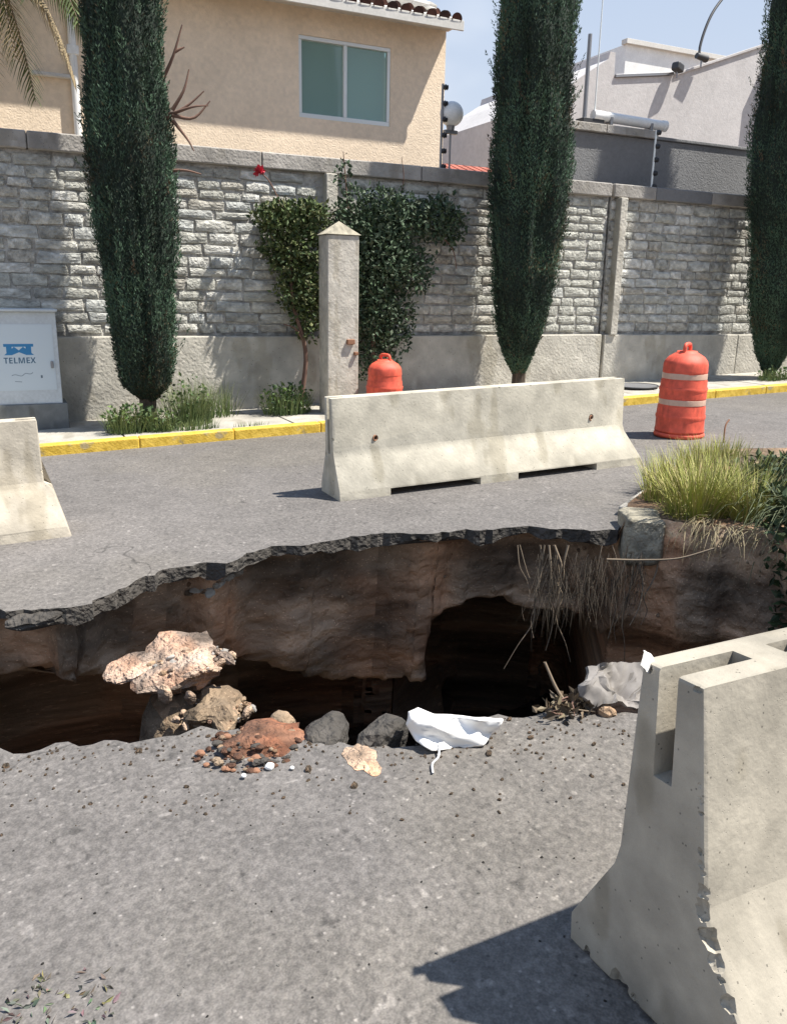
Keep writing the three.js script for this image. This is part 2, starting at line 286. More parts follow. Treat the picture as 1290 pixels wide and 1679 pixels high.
// ---- sinkhole: soil walls undercut below the slab, with a black cavity at the back right and another low on the left
{
  const n = rim.length, TT = 150, pos = [], col = [], uv = [], idx = []; let arc = 0;
  const depth = t => 3.8 * (.32 * t + .68 * t * t);
  for (let i = 0; i <= n; i++) {
    const p = rim[i % n], q = rim[(i + 1) % n];
    for (let j = 0; j <= TT; j++) {
      const t = j / TT, y0 = p.isl ? .1 : -.055, d = depth(t), far = sstep(-3.9, -4.3, p.z) * sstep(4.3, 3.9, p.x), Y = gy(p.x) + y0 - d;
      let o = .03 + .19 * sstep(0, .1, d) + .27 * d;
      // how deep the earth face reaches before it breaks back into the dark, along the far side
      const lip = lerp(lerp(.5, .88, sstep(.1, 1.3, p.x)), 1.33, sstep(1.3, 2.4, p.x)) + fbm3(p.x * 4, 2, p.z * 4, 3) * .1 + fbm3(p.x * 14, 2, p.z * 14, 2) * .05;
      let cave = 2.3 * sstep(lip, lip + .22, d + (d > .3 ? fbm3(p.x * 7, d * 7, 1, 2) * .12 : 0));
      const hx = (p.x - 3.25) / .62, roof = .6 + .3 * hx * hx + fbm3(p.x * 6, 8, 0, 3) * .15;
      const tunnel = 3.4 * sstep(roof, roof + .35, d) * sstep(2.5, 2.8, p.x - .12 * d + fbm3(d * 5, p.x, 2, 2) * .15) * sstep(4.1, 3.75, p.x);
      o += far * Math.max(cave, tunnel);
      if (p.isl) o = -.02 + .1 * d + .55 * sstep(.75, 1.3, d);
      const rough = (fbm3(p.x * 2.2, Y * 2.2, p.z * 2.2, 5) * .09 + fbm3(p.x * 9, Y * 9, p.z * 9, 3) * .035) * sstep(0, .18, d);
      o += rough * (d > 1.2 ? .5 : 1);
      const x = p.x + p.nx * o, z = p.z + p.nz * o, y = gy(p.x) + y0 - d + (j ? fbm3(x * 6, y0 - d * 6, z * 6, 2) * .04 : 0);
      pos.push(x, y, z); uv.push(arc, y);
      const base = p.isl ? 1 : lerp(.7, 1, sstep(.035, .055, d + fbm3(p.x * 3, d * 5, 3, 4) * .12)), layer = .92 + .2 * fbm3(p.x * 1.1, y * 4, p.z * 1.1, 4);   // darker band right under the slab, above brown earth
      const red = sstep(0, .3, fbm3(p.x * 1.3 + 5, y * 2, p.z, 3)) * .12;
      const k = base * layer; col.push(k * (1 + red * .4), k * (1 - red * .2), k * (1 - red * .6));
    }
    arc += Math.hypot(q.x - p.x, q.z - p.z);
  }
  const W = TT + 1; for (let i = 0; i < n; i++) for (let j = 0; j < TT; j++) { const a = i * W + j, b = a + W; idx.push(a, a + 1, b, b, a + 1, b + 1); }
  const c = pos.length / 3; pos.push(1.5, -3.6, -3.7); uv.push(0, 0); col.push(.9, .9, .9);
  for (let i = 0; i < n; i++) idx.push(i * W + TT, c, (i + 1) * W + TT);
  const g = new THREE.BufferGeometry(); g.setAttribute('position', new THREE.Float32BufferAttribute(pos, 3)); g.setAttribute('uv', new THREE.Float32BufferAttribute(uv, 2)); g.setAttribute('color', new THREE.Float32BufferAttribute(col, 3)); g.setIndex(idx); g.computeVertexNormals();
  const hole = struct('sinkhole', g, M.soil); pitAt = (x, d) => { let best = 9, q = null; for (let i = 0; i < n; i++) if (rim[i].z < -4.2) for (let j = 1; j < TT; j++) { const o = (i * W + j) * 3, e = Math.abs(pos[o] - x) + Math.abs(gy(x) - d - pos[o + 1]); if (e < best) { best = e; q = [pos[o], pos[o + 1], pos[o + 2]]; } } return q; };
  const r = mulberry(404), st = [];            // stones and crumbs set in the earth face
  for (let k = 0; k < 120; k++) { const i = Math.floor(r() * n), j = 6 + Math.floor(r() * 60), o = (i * W + j) * 3, s = rr(.008, .035, r) * (r() < .12 ? 2 : 1); st.push(T(rock(600 + k, [s * rr(1, 1.6, r), s, s], 1, .5), pos[o], pos[o + 1], pos[o + 2], r() * 6, r() * 6, 0)); }
  obj('embedded_stones', st, M.dirt, hole).userData.kind = 'stuff';
}
{ // wet mud floor, added dark to cut bounce so the cavities stay black
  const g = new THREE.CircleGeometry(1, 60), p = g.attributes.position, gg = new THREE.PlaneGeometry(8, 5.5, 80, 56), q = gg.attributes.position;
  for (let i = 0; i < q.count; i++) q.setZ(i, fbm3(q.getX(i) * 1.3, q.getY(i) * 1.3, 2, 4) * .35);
  gg.rotateX(-Math.PI / 2); gg.computeVertexNormals(); struct('added_dark_mud', boxUV(T(gg, 1.6, -2.75, -4.4)), mat(C(.06, .05, .043), { roughness: .6, bumpMap: rep(B_soil, 1 / .9), bumpScale: .03 }));
}
// ---- planted island right of the hole: soil top and kerb strip
{
  const isl = rim.filter(p => p.isl).map(p => [p.x + p.nx * .02, p.z + p.nz * .02]).reverse();
  const poly = [...isl, ...ISLAND];
  struct('island_soil', boxUV(slab(shapeXZ(poly), .3, .1)), M.dirt);
  const kp = ISLAND.slice(0, 7), gs = [];
  for (let i = 0; i < kp.length - 1; i++) {
    const [x0, z0] = kp[i], [x1, z1] = kp[i + 1], L = Math.hypot(x1 - x0, z1 - z0), m = [(x0 + x1) / 2, (z0 + z1) / 2];
    gs.push(T(bx(L - .006, .3, .14, 0, 0, 0, .02), m[0], gy(m[0]) - .09, m[1], 0, -Math.atan2(z1 - z0, x1 - x0), 0));
  }
  const k = struct('island_kerb', gs[0], M.pave); gs.slice(1).forEach(q => obj('kerb_stone', q, M.pave, k));
}
// ---- far kerb and pavement
{
  const n = 34, first = -15; const k = new THREE.Group(); k.name = numbered('kerb'); k.userData.kind = 'structure'; scene.add(k);
  for (let i = 0; i < n; i++) {
    const x0 = first + i * 1.02, x = x0 + .51, g = bx(1.0195, .27, .14, 0, 0, 0, .02);
    const p = g.attributes.position; for (let q = 0; q < p.count; q++) p.setY(q, p.getY(q) + p.getX(q) * .03), p.setZ(q, p.getZ(q) + fbm3((x + p.getX(q)) * 3, p.getY(q) * 6, 4, 2) * .012);
    obj('kerb_stone', T(boxUV(T(g, x, 0, 0), 0, 0), 0, gy(x) - .022, -9.11), M.yel, k);
  }
  const pv = new THREE.Group(); pv.name = numbered('pavement'); pv.userData.kind = 'structure'; scene.add(pv);
  for (let i = 0; i < 20; i++) { const x = -14 + i * 1.9 + .95; obj('pavement_slab', T(bx(1.888, .2, 1.6, 0, 0, 0, .01), x, gy(x) + .0 + rr(-.004, .004), -9.985, 0, 0, .03), M.pave, pv); }
}

// ================================================================ STONE WALL (two lengths meeting at a column)
const stoneVariants = [];
for (let v = 0; v < 8; v++) {                          // rough squared stone, unit size, open at the back
  const g = new THREE.BoxGeometry(1, 1, 1, 4, 3, 1), p = g.attributes.position;
  for (let i = 0; i < p.count; i++) {
    let x = p.getX(i), y = p.getY(i), z = p.getZ(i); const ex = Math.abs(x) > .49, ey = Math.abs(y) > .49, front = z > 0;
    x += fbm3(x * 2 + v * 7, y * 2, 1, 2) * .07; y += fbm3(x * 2 + v * 5, y * 2, 4, 2) * .2;
    if (front) { if (ex) x *= .93; if (ey) y *= .86; z = .5 - (ex || ey ? .2 : 0) - (ex && ey ? .12 : 0) + fbm3(x * 2.2 + v * 3, y * 2.2 + v, 9, 3) * .26; }
    p.setXYZ(i, x, y, z);
  }
  const h = g.toNonIndexed(); h.computeVertexNormals(); const q = h.attributes.position, keep = []; // drop the back faces
  for (let i = 0; i < q.count; i += 3) if (!(q.getZ(i) < -.4 && q.getZ(i + 1) < -.4 && q.getZ(i + 2) < -.4)) for (let k = 0; k < 3; k++) keep.push(q.getX(i + k), q.getY(i + k), q.getZ(i + k));
  const o = new THREE.BufferGeometry(); o.setAttribute('position', new THREE.Float32BufferAttribute(keep, 3)); o.computeVertexNormals();
  const uv = []; for (let i = 0; i < keep.length; i += 3) uv.push(keep[i] * .36 + v * .13, keep[i + 1] * .16 + v * .21); o.setAttribute('uv', new THREE.Float32BufferAttribute(uv, 2)); stoneVariants.push(o);
}
const WZ = -10.72;                                     // front plane of the mortar bed
function stoneWall(label, x0, x1, seed, copings) {
  const w = thing('stone_wall', label, 'stone wall', [0, 0, 0]); const r = mulberry(seed);
  obj('mortar_bed', bx(x1 - x0, 3.14, .24, (x0 + x1) / 2, 1.57, WZ - .12, .005), M.mortar, w);
  // plinth: rendered blocks with an uneven top
  let x = x0; while (x < x1 - .05) { let L = Math.min(rr(2.6, 3.6, r), x1 - x); if (x1 - x - L < .6) L = x1 - x; const h = 1.115 + rr(-.012, .012, r) + .5, g = bx(L - .006, h, .1, 0, 0, 0, .02), p = g.attributes.position;
    for (let i = 0; i < p.count; i++) if (p.getY(i) > 0) p.setY(i, p.getY(i) + fbm3((x + p.getX(i)) * 2, 1, seed, 3) * .02);
    obj('plinth', T(g, x + L / 2, 1.115 - h / 2, WZ + .06), M.plinth, w); x += L; }
  for (const [a, b, m] of copings) obj('coping', bx(b - a - .006, .19, .34, (a + b) / 2, 3.232, WZ - .09, .018), m, w);
  // courses of stone
  const list = []; let y = 1.15;
  while (y < 3.1) {
    const h = Math.min(rr(.105, .165, r), 3.13 - y); if (h < .06) break; let x = x0 + rr(-.2, 0, r);
    while (x < x1) { let L = rr(.2, .5, r); const a = Math.max(x, x0), b = Math.min(x + L, x1); if (b - a > .1) { const split = h > .155 && r() < .12; if (split) { list.push([a, b, y, h * .52]); list.push([a, b, y + h * .52, h * .48]); } else list.push([a, b, y + rr(-.008, .008, r), h]); } x += L; }
    y += h;
  }
  const cols = x0 < 0 ? [[4.0, 4.2]] : [[x0, x0 + .0]];
  const shown = list.filter(([a, b]) => !cols.some(([p, q]) => b > p && a < q) ).map(s => ({ s, d: (s[0] + s[1]) / 2 < .1 ? 99 : Math.hypot((s[0] + s[1]) / 2 - 1.5, 10) })).sort((a, b) => a.d - b.d).map(o => o.s);
  const rest = [];
  shown.forEach(([a, b, y, h], i) => {
    const g = stoneVariants[Math.floor(r() * 8)], m = stoneTones[Math.floor(Math.pow(r(), 1.2) * 6)], dz = rr(.032, .045, r), gap = rr(.008, .02, r);
    const P = [(a + b) / 2, y + h / 2, WZ + dz / 2 - .012], S = [(b - a) - gap, h - gap * .8, dz], flip = r() < .5 ? Math.PI : 0;
    if (i < 298) { const o = new THREE.Mesh(g, m); o.castShadow = o.receiveShadow = true; o.name = 'stone'; o.position.set(...P); o.scale.set(...S); o.rotation.z = flip + rr(-.025, .025, r); w.add(o); }
    else rest.push(T(g.clone(), ...P, 0, 0, flip, S));
  });
  if (rest.length) obj('stones', join(rest), stoneTones[0], w).userData.kind = 'stuff';
  return w;
}
const wallL = stoneWall('rough grey stone wall with flat coping below the beige house', -1.6, 8.6, 71, [[-1.6, .55, M.coping], [.55, 3.2, M.coping], [3.2, 5.4, M.coping], [5.4, 7.1, M.coping], [7.1, 8.6, M.coping]]);
obj('column', bx(.16, 2.05, .14, 4.1, 2.11, WZ + .06, .015), M.plinth, wallL);
const wallR = stoneWall('rough grey stone wall under the dark grey block wall at right', 8.64, 14.5, 93, [[8.64, 9.45, M.coping], [9.45, 10.6, M.greyWall], [10.6, 11.9, M.coping], [11.9, 14.5, M.coping]]);
obj('column', bx(.13, 2.02, .16, 8.79, 2.12, WZ + .07, .012), M.plinth, wallR);

// ---- dark rendered block wall set back above the right-hand stone wall
{
  const w = thing('block_wall', 'dark grey rendered wall rising behind the right stone wall', 'wall', [0, 0, -11.35]);
  obj('wall_face', bx(6.9, 4.12, .2, 11.25, 2.06, 0, .01), M.greyWall, w);
  for (let i = 0; i < 2; i++) obj('coping', bx(1.02, .12, .3, 8.32 + i * 1.03, 4.182, .02, .012), M.coping, w);
  obj('coping', bx(5.2, .05, .26, 12.1, 4.147, 0, .012), M.greyWall, w);
}

// ================================================================ HOUSES
{
  const h = thing('beige_house', 'beige two storey house with tiled eave and sliding window', 'house', [0, 0, -14]);
  const wx0 = 4.85, wx1 = 6.47, wy0 = 4.42, wy1 = 5.63, ex = 7.5, top = 6.02;
  // front wall in four pieces round the window opening, and the side and back walls
  const pcs = [[-6, wx0, 0, top], [wx1, ex, 0, top], [wx0, wx1, 0, wy0], [wx0, wx1, wy1, top]].map(([a, b, c, d]) => boxUV(T(new THREE.BoxGeometry(b - a, d - c, .22), (a + b) / 2, (c + d) / 2, -.11)));
  obj('wall', [...pcs, boxUV(T(new THREE.BoxGeometry(.22, top, 6.76), ex - .11, top / 2, -3.6)), boxUV(T(new THREE.BoxGeometry(13.28, top, .22), .64, top / 2, -6.9)), boxUV(T(new THREE.BoxGeometry(.22, top, 6.76), -5.89, top / 2, -3.6))], M.beige, h);
  const win = obj('window', [bx(1.62, .06, .09, 5.66, wy1 - .03, -.06), bx(1.62, .07, .09, 5.66, wy0 + .035, -.06), bx(.055, 1.08, .09, wx0 + .0275, 5.03, -.06), bx(.055, 1.08, .09, wx1 - .0275, 5.03, -.06), bx(.06, 1.08, .07, 5.66, 5.03, -.05)], M.alu, h);
  obj('pane', bx(.73, 1.08, .008, 5.268, 5.03, -.085, .002), M.glass, win); obj('pane', bx(.73, 1.08, .008, 6.05, 5.03, -.06, .002), M.glass, win);
  { // pleated curtain behind the right pane, slats behind the left one
    const g = new THREE.PlaneGeometry(.8, 1.16, 90, 1), p = g.attributes.position; for (let i = 0; i < p.count; i++) p.setZ(i, Math.sin(p.getX(i) * 75) * .014 + n3(p.getX(i) * 9, 0, 3) * .012); g.computeVertexNormals();
    obj('curtain', T(g, 6.05, 5.03, -.2), M.curtain, h);
    const s = []; for (let i = 0; i < 24; i++) s.push(T(new THREE.BoxGeometry(.78, .045, .004), 5.26, 4.47 + i * .048, -.2, .5, 0, 0)); obj('blind', s, M.blind, h);
    obj('room_back', bx(1.9, 1.4, .05, 5.66, 5.03, -.9), M.blind, h);
  }
  // eave: soffit board, fascia, roof deck and barrel tiles
  const roof = obj('roof', [T(bx(13.9, .1, 3.95, .62, 0, 0, .01), 0, 6.72, -1.42, 20 * R, 0, 0)], M.soffit, h);
  obj('fascia', bx(13.9, .15, .04, .62, 5.99, .475, .008), M.soffit, h);
  obj('soffit', bx(13.86, .03, .48, .62, 6.035, .215, .004), M.soffit, h);
  const tg = [0, 1, 2].map(v => { const g = new THREE.CylinderGeometry(.088, .1, .46, 12, 1, true, -Math.PI / 2, Math.PI); g.rotateX(Math.PI / 2); g.rotateZ(0); const inner = g.clone().scale(.86, .86, 1); return boxUV(join([g, inner, T(new THREE.CircleGeometry(.1, 12, 0, Math.PI), 0, 0, .225)]), v * .3); });
  for (let k = 0; k < 3; k++) for (let i = 0; i < 36; i++) {
    const x = 7.42 - i * .235, s = k * .4; if (x < -.6) continue;
    const o = obj('roof_tile', tg[i % 3], M.tile[(i * 7 + k * 3) % 4], roof); o.position.set(x + rr(-.008, .008), 6.12 + s * .342 + .02 + rr(-.006, .006), .29 - s * .94); o.rotation.x = 20 * R + rr(-.02, .02);
  }
  obj('ridge_mortar', T(rock(3, [1.1, .16, .3], 2, .3), 6.9, 6.42, -.25), M.soffit, roof);
  // white rainwater pipe at the left
  const pipe = obj('downpipe', [cyl(.055, .055, 6, 1.43, 3, .07), bx(.16, .12, .12, 1.43, 4.95, .07)], M.white, h);
  obj('ledge', bx(.6, .05, .1, 1.16, 4.6, .05), M.soffit, h);
  struct('added_bounce_slab', boxUV(T(new THREE.BoxGeometry(26, .12, 3.0), 1, -.05, -12.46)), M.pave);  // unseen pale slab, added to bounce sunlight up onto the house front
}
{ // low red tiled roof seen past the beige house
  const h = thing('tiled_house', 'low house with red tiled roof just above the stone wall', 'house', [9.6, 0, -16.5]);
  obj('wall', [bx(3.2, 4.0, 3, .3, 2, -1.5)], M.beige, h);
  const rf = obj('roof', [T(bx(3.8, .08, 1.9, .3, 0, 0), 0, 4.2, -.45, 18 * R, 0, 0)], M.redTile, h);
  for (let i = 0; i < 18; i++) { const g = new THREE.CylinderGeometry(.085, .095, 1.9, 10, 1, true, -Math.PI / 2, Math.PI); g.rotateX(Math.PI / 2); obj('roof_tile', T(boxUV(g), -1.5 + i * .21, 4.25, -.45, 18 * R, 0, 0), i % 3 ? M.redTile : M.tile[2], rf); }
}
{ // pale building at the right with a rising parapet
  const b = thing('pale_building', 'pale grey building with a rising parapet behind the block wall', 'building', [0, 0, -18]);
  const s = new THREE.Shape([[12.4, 0], [20.6, 0], [20.6, 8.5], [19.3, 8.22], [17.2, 7.5], [16.2, 7.12], [14.32, 6.86], [14.3, 7.42], [14.15, 7.42], [14.1, 7.25], [13.3, 6.75], [12.4, 6.1]].map(p => new THREE.Vector2(...p)));
  obj('wall', boxUV(T(new THREE.ExtrudeGeometry(s, { depth: 6, bevelEnabled: false }), 0, 0, -6)), M.pale, b);
  const line = (x0, y0, x1, y1, m, w) => obj('parapet_cap', T(bx(Math.hypot(x1 - x0, y1 - y0), w, .3), (x0 + x1) / 2, (y0 + y1) / 2, -.1, 0, 0, Math.atan2(y1 - y0, x1 - x0)), m, b);
  line(14.33, 6.9, 16.15, 7.16, M.steel, .07); line(16.2, 7.15, 19.3, 8.25, M.pale, .06);
  obj('wall', bx(.12, 7.6, .4, 19.2, 3.8, .1), M.white, b);
  const l = thing('white_building', 'sunlit off white rooftop block above the parapet', 'building', [0, 0, -26]);
  obj('wall', bx(6.6, 10.3, 4, 24.4, 5.15, -2), M.white, l); obj('parapet', bx(6.8, .16, .3, 24.4, 10.36, 0), M.soffit, l);
  const c = thing('roof_lamp', 'small dark floodlight at the end of the parapet edge', 'lamp', [16.1, 7.2, -17.8]);
  obj('lamp_head', T(bx(.3, .2, .22, 0, .06, 0, .05), 0, 0, 0, 0, .3, -.2), M.dark, c); obj('bracket', cyl(.02, .02, .2, 0, -.08, 0), M.steel, c);
  const d = thing('roof_camera', 'small dark camera standing above the sloping parapet', 'camera', [16.85, 7.4, -17.8]);
  obj('camera_body', T(cyl(.09, .07, .34, 0, 0, 0), 0, .18, 0, 0, 0, 1.45), M.dark, d); obj('bracket', cyl(.02, .02, .22, 0, .06, 0), M.steel, d);
}

// ================================================================ STREET THINGS
// ---- concrete traffic barriers
function profile(H, hb, ht, hw, yb) { return new THREE.Shape([[-hb, 0], [hb, 0], [hb, .07], [hw + .012, yb - .02], [hw - .006, yb + .04], [ht, H], [-ht, H], [-hw + .006, yb + .04], [-hw - .012, yb - .02], [-hb, .07]].map(p => new THREE.Vector2(...p))); }
const ev = new Evaluator(); ev.attributes = ['position', 'normal']; ev.useGroups = false;
function csgSub(g, cutters) { g = g.index ? g : mergeVertices(g); let b = new Brush(g); b.updateMatrixWorld(); for (const c of cutters) { const k = new Brush(c.index ? c : mergeVertices(c)); k.updateMatrixWorld(); b = ev.evaluate(b, k, SUBTRACTION); } return b.geometry; }
const only = g => { for (const k of Object.keys(g.attributes)) if (!['position', 'normal'].includes(k)) g.deleteAttribute(k); return g; };
function barrierBody(len, cutters, chips, seed, dims = [.79, .2, .068, .084, .335], foot = 0, step = 0) {
  const g = only(new THREE.ExtrudeGeometry(profile(...dims), { depth: len - .02, bevelEnabled: true, bevelThickness: .01, bevelSize: .01, bevelSegments: 2, curveSegments: 4 }));
  T(g, -len / 2 + .01, 0, 0, 0, Math.PI / 2, 0); g.translate(0, 0.0, 0);
  const c = cutters.map(only);
  const r = mulberry(seed); for (const [x, y, z, s] of chips) c.push(only(mergeVertices(only(T(only(rock(r() * 99, [s * 2.2, s * (1.6 + r()), s * 1.8], 2, .7)), x, y, z, r() * 3, r() * 3, r() * 3)), 1e-5)));
  let out = csgSub(g, c); out = out.index ? out.toNonIndexed() : out; out.deleteAttribute('normal');
  if (foot) { const p = out.attributes.position; for (let i = 0; i < p.count; i++) if (p.getX(i) > len / 2 - .04 && p.getY(i) < dims[4]) p.setX(i, p.getX(i) + step + foot * (1 - p.getY(i) / dims[4])); }
  return boxUV(toCreasedNormals(boxUV(out), .6), seed);
}
let nearBarrier;
const box = (w, h, d, x, y, z) => T(new THREE.BoxGeometry(w, h, d), x, y, z);
function chips(len, seed, n) { const r = mulberry(seed), o = []; for (let i = 0; i < n; i++) { const e = r() < .5 ? -1 : 1, which = r(); if (which < .35) o.push([e * len / 2, r() * .8, (r() < .5 ? -1 : 1) * .075, rr(.008, .02, r)]); else if (which < .7) o.push([rr(-len / 2, len / 2, r), .8, (r() < .5 ? -1 : 1) * .072, rr(.006, .014, r)]); else o.push([rr(-len / 2, len / 2, r), .02, .2, rr(.012, .03, r)]); } return o; }
function plugs(len, t) { for (const s of [-1, 1]) { const o = obj('lifting_hole', T(new THREE.CylinderGeometry(.022, .022, .03, 10), s * (len / 2 - .55), .47, .062, Math.PI / 2, 0, 0), M.dark, t); } }
{
  const L = 2.9;
  const t = thing('concrete_barrier', 'pale concrete traffic barrier standing alone on the road beyond the hole', 'traffic barrier', [3.83, gy(3.83), -6.19], 0); t.rotation.z = Math.atan(.03);
  const holes = [-1, 1].map(s => T(new THREE.CylinderGeometry(.026, .026, .2, 10), s * 1.08 + (s > 0 ? .0 : -.0), .46 + (s > 0 ? .01 : 0), .05, Math.PI / 2, 0, 0));
  obj('body', barrierBody(L, [box(.85, .12, .6, -.58, .0, 0), box(.85, .12, .6, .65, .0, 0), ...holes, box(.26, .5, .05, -L / 2, .6, 0), box(.26, .5, .05, L / 2, .6, 0)], chips(L, 12, 16), 3, undefined, .17), M.conc, t);
  for (const s of [-1, 1]) obj('steel_loop', T(new THREE.TorusGeometry(.022, .007, 6, 14), s * 1.08, .46, .082, 0, .4, 0), M.rust, t);
}
{
  const L = 2.9;
  const t = thing('concrete_barrier', 'stained concrete traffic barrier cut off by the left edge of the picture', 'traffic barrier', [-1.2, gy(-1.2), -6.16], 0); t.rotation.z = Math.atan(.03);
  obj('body', barrierBody(L, [box(.85, .12, .6, -.6, .0, 0), box(.26, .5, .05, 1.45, .6, 0)], chips(L, 22, 12), 5, undefined, .08, .05), M.conc2, t);
}
{
  const L = 3.0;
  const t = thing('concrete_barrier', 'concrete traffic barrier close up at right with slotted end and chipped corner', 'traffic barrier', [1.245 + L / 2, gy(1.275) + .018, -1.198], .02); t.rotation.x = -.06;
  const ch = chips(L, 32, 8); const r = mulberry(5);
  for (let i = 0; i < 22; i++) { const y = rr(.12, .66, r); ch.push([-L / 2 + rr(-.008, .004, r), y, (y < .33 ? lerp(.283, .125, (y - .07) / .26) : lerp(.125, .07, (y - .33) / .5)) + rr(0, .008, r), rr(.004, .009, r)]); }
  for (const [y, q] of [[.5, .01], [.45, .014], [.4, .02], [.36, .024], [.31, .03], [.27, .024], [.2, .02], [.14, .022], [.1, .03]]) ch.push([-L / 2 - .004, y, (y < .33 ? lerp(.283, .125, (y - .07) / .26) : .118) + .012, q]);
  ch.push([-L / 2, .84, -.07, .014], [-L / 2, .84, .07, .01]);
  for (let i = 0; i < 8; i++) ch.push([-L / 2, .0, rr(-.27, .27, r), rr(.012, .03, r)]);
  obj('body', barrierBody(L, [box(.44, .34, .055, -L / 2, .765, -.008), box(.08, .3, .055, -L / 2 + .36, .76, -.003), box(.85, .12, .7, .0, .0, 0)], ch, 7, [.84, .29, .079, .128, .325]), M.conc3, t);
  t.updateMatrixWorld(true); nearBarrier = t;
  const p = obj('mortar_lump', T(rock(19, [.12, .035, .09], 2, .3), -L / 2 + .46, .86, -.01), M.white, t);
}
// ---- orange traffic drums
function drum(label, x, z, turn, sx, sy) {
  const t = thing('traffic_drum', label, 'traffic drum', [x, gy(x), z], turn, 'orange traffic drums on the street'); t.scale.set(sx, sy, sx);
  const P = [[.001, .05], [.29, .05], [.293, .075], [.285, .1], [.282, .2], [.29, .21], [.29, .24], [.281, .25], [.277, .34], [.27, .345], [.27, .425], [.276, .43], [.274, .5], [.281, .51], [.281, .54], [.27, .55], [.266, .62], [.258, .625], [.257, .705], [.262, .71], [.258, .79], [.245, .825], [.205, .87], [.15, .9], [.12, .915], [.115, .93], [.001, .93]].map(p => new THREE.Vector2(...p));
  const bg = new THREE.LatheGeometry(P, 36), p = bg.attributes.position; for (let i = 0; i < p.count; i++) { const k = 1 + fbm3(p.getX(i) * 4 + x, p.getY(i) * 4, p.getZ(i) * 4, 2) * .05; p.setX(i, p.getX(i) * k); p.setZ(i, p.getZ(i) * k); } bg.computeVertexNormals();
  obj('body', boxUV(bg), M.orange, t);
  const band = (r0, r1, y, h) => obj('reflective_band', boxUV(new THREE.LatheGeometry([[r0 + .003, y], [r0 + .006, y + .004], [r1 + .006, y + h - .004], [r1 + .003, y + h]].map(q => new THREE.Vector2(...q)), 36)), M.band, t);
  if (sy === 1) { band(.269, .269, .355, .06); band(.2575, .2565, .634, .062); }
  obj('base_ring', new THREE.LatheGeometry([[.2, .0], [.296, .0], [.3, .03], [.288, .06], [.2, .06]].map(q => new THREE.Vector2(...q)), 32), M.orange, t);
  const hd = obj('handle', [tube([[-.1, .91, 0], [-.09, .985, 0], [0, 1.0, 0], [.09, .985, 0], [.1, .91, 0]], .024, 20, 8)], M.orange, t);
  return t;
}
drum('orange traffic drum with two pale bands standing on open road at right', 6.8, -6.95, .5, .9, 1);
drum('orange traffic drum half hidden behind the barrier by the concrete post', 4.32, -9.38, 1.9, .8, .82);
// ---- concrete post with a pyramid cap
{
  const t = thing('concrete_post', 'weathered concrete post with pyramid top in front of the shrubs', 'post', [3.86, gy(3.86) + .12, -9.75]);
  const g = bx(.41, 2.2, .3, 0, 1.0, 0, .02), p = g.attributes.position; 
  obj('shaft', g, M.post, t);
  const c = new THREE.ConeGeometry(.31, .16, 4); c.rotateY(Math.PI / 4); c.scale(1, 1, .76); obj('pyramid_cap', boxUV(T(c, 0, 2.18, 0)), M.oldConc, t);
  for (const [x, y, w, h] of [[.09, .86, .1, .06], [.16, .72, .05, .04]]) obj('rusty_box', bx(w, h, .06, x, y, .165, .008), M.rust, t);
}
// ---- telephone cabinet
{
  const t = thing('utility_cabinet', 'pale grey utility cabinet with blue logo against the stone wall', 'utility cabinet', [.12, gy(.12) + .11, -10.42]);
  obj('base', bx(1.2, .3, .5, 0, .14, .02, .01), M.cabBase, t);
  obj('body', bx(1.1, 1.0, .36, 0, .79, -.02, .015), M.cabinet, t);
  const d = obj('door', T(bx(1.1, 1.01, .03, 0, 0, 0, .008), 0, .79, .2, -.06, 0, 0), M.cabinet, t);
  const cv = document.createElement('canvas'); cv.width = 512; cv.height = 512; const x = cv.getContext('2d');
  x.fillStyle = '#cfd6d9'; x.fillRect(0, 0, 512, 512);
  x.fillStyle = '#2f7fb0';
  x.fillRect(150, 150, 215, 22); x.fillRect(168, 165, 40, 62); x.fillRect(308, 165, 40, 62); x.beginPath(); x.moveTo(150, 236); x.lineTo(225, 172); x.lineTo(258, 200); x.lineTo(290, 172); x.lineTo(366, 236); x.lineTo(310, 236); x.lineTo(258, 214); x.lineTo(206, 236); x.fill();
  x.fillStyle = '#4a6a80'; x.font = 'bold 62px sans-serif'; x.textAlign = 'center'; x.fillText('TELMEX', 258, 300);
  x.strokeStyle = '#7e8a92'; x.lineWidth = 5; x.beginPath(); x.moveTo(190, 395); x.bezierCurveTo(230, 370, 250, 420, 280, 385); x.bezierCurveTo(300, 365, 320, 400, 345, 372); x.moveTo(210, 440); x.lineTo(260, 444); x.stroke(); x.fillStyle = '#5f6d78'; x.fillRect(400, 395, 14, 22);
  const ct = new THREE.CanvasTexture(cv); ct.colorSpace = THREE.SRGBColorSpace; ct.needsUpdate = true;
  const pg = new THREE.PlaneGeometry(.72, .72); obj('logo_print', T(pg, .14, .8, .2182, -.06, 0, 0), new THREE.MeshStandardMaterial({ map: ct, color: C(.9, .94, .97), roughness: .45 }), t);
  obj('latch', T(bx(.03, .08, .02, .47, .72, .24), 0, 0, 0), M.steel, t);
  obj('roof', bx(1.14, .03, .46, 0, 1.31, .0, .008), M.cabinet, t);
}
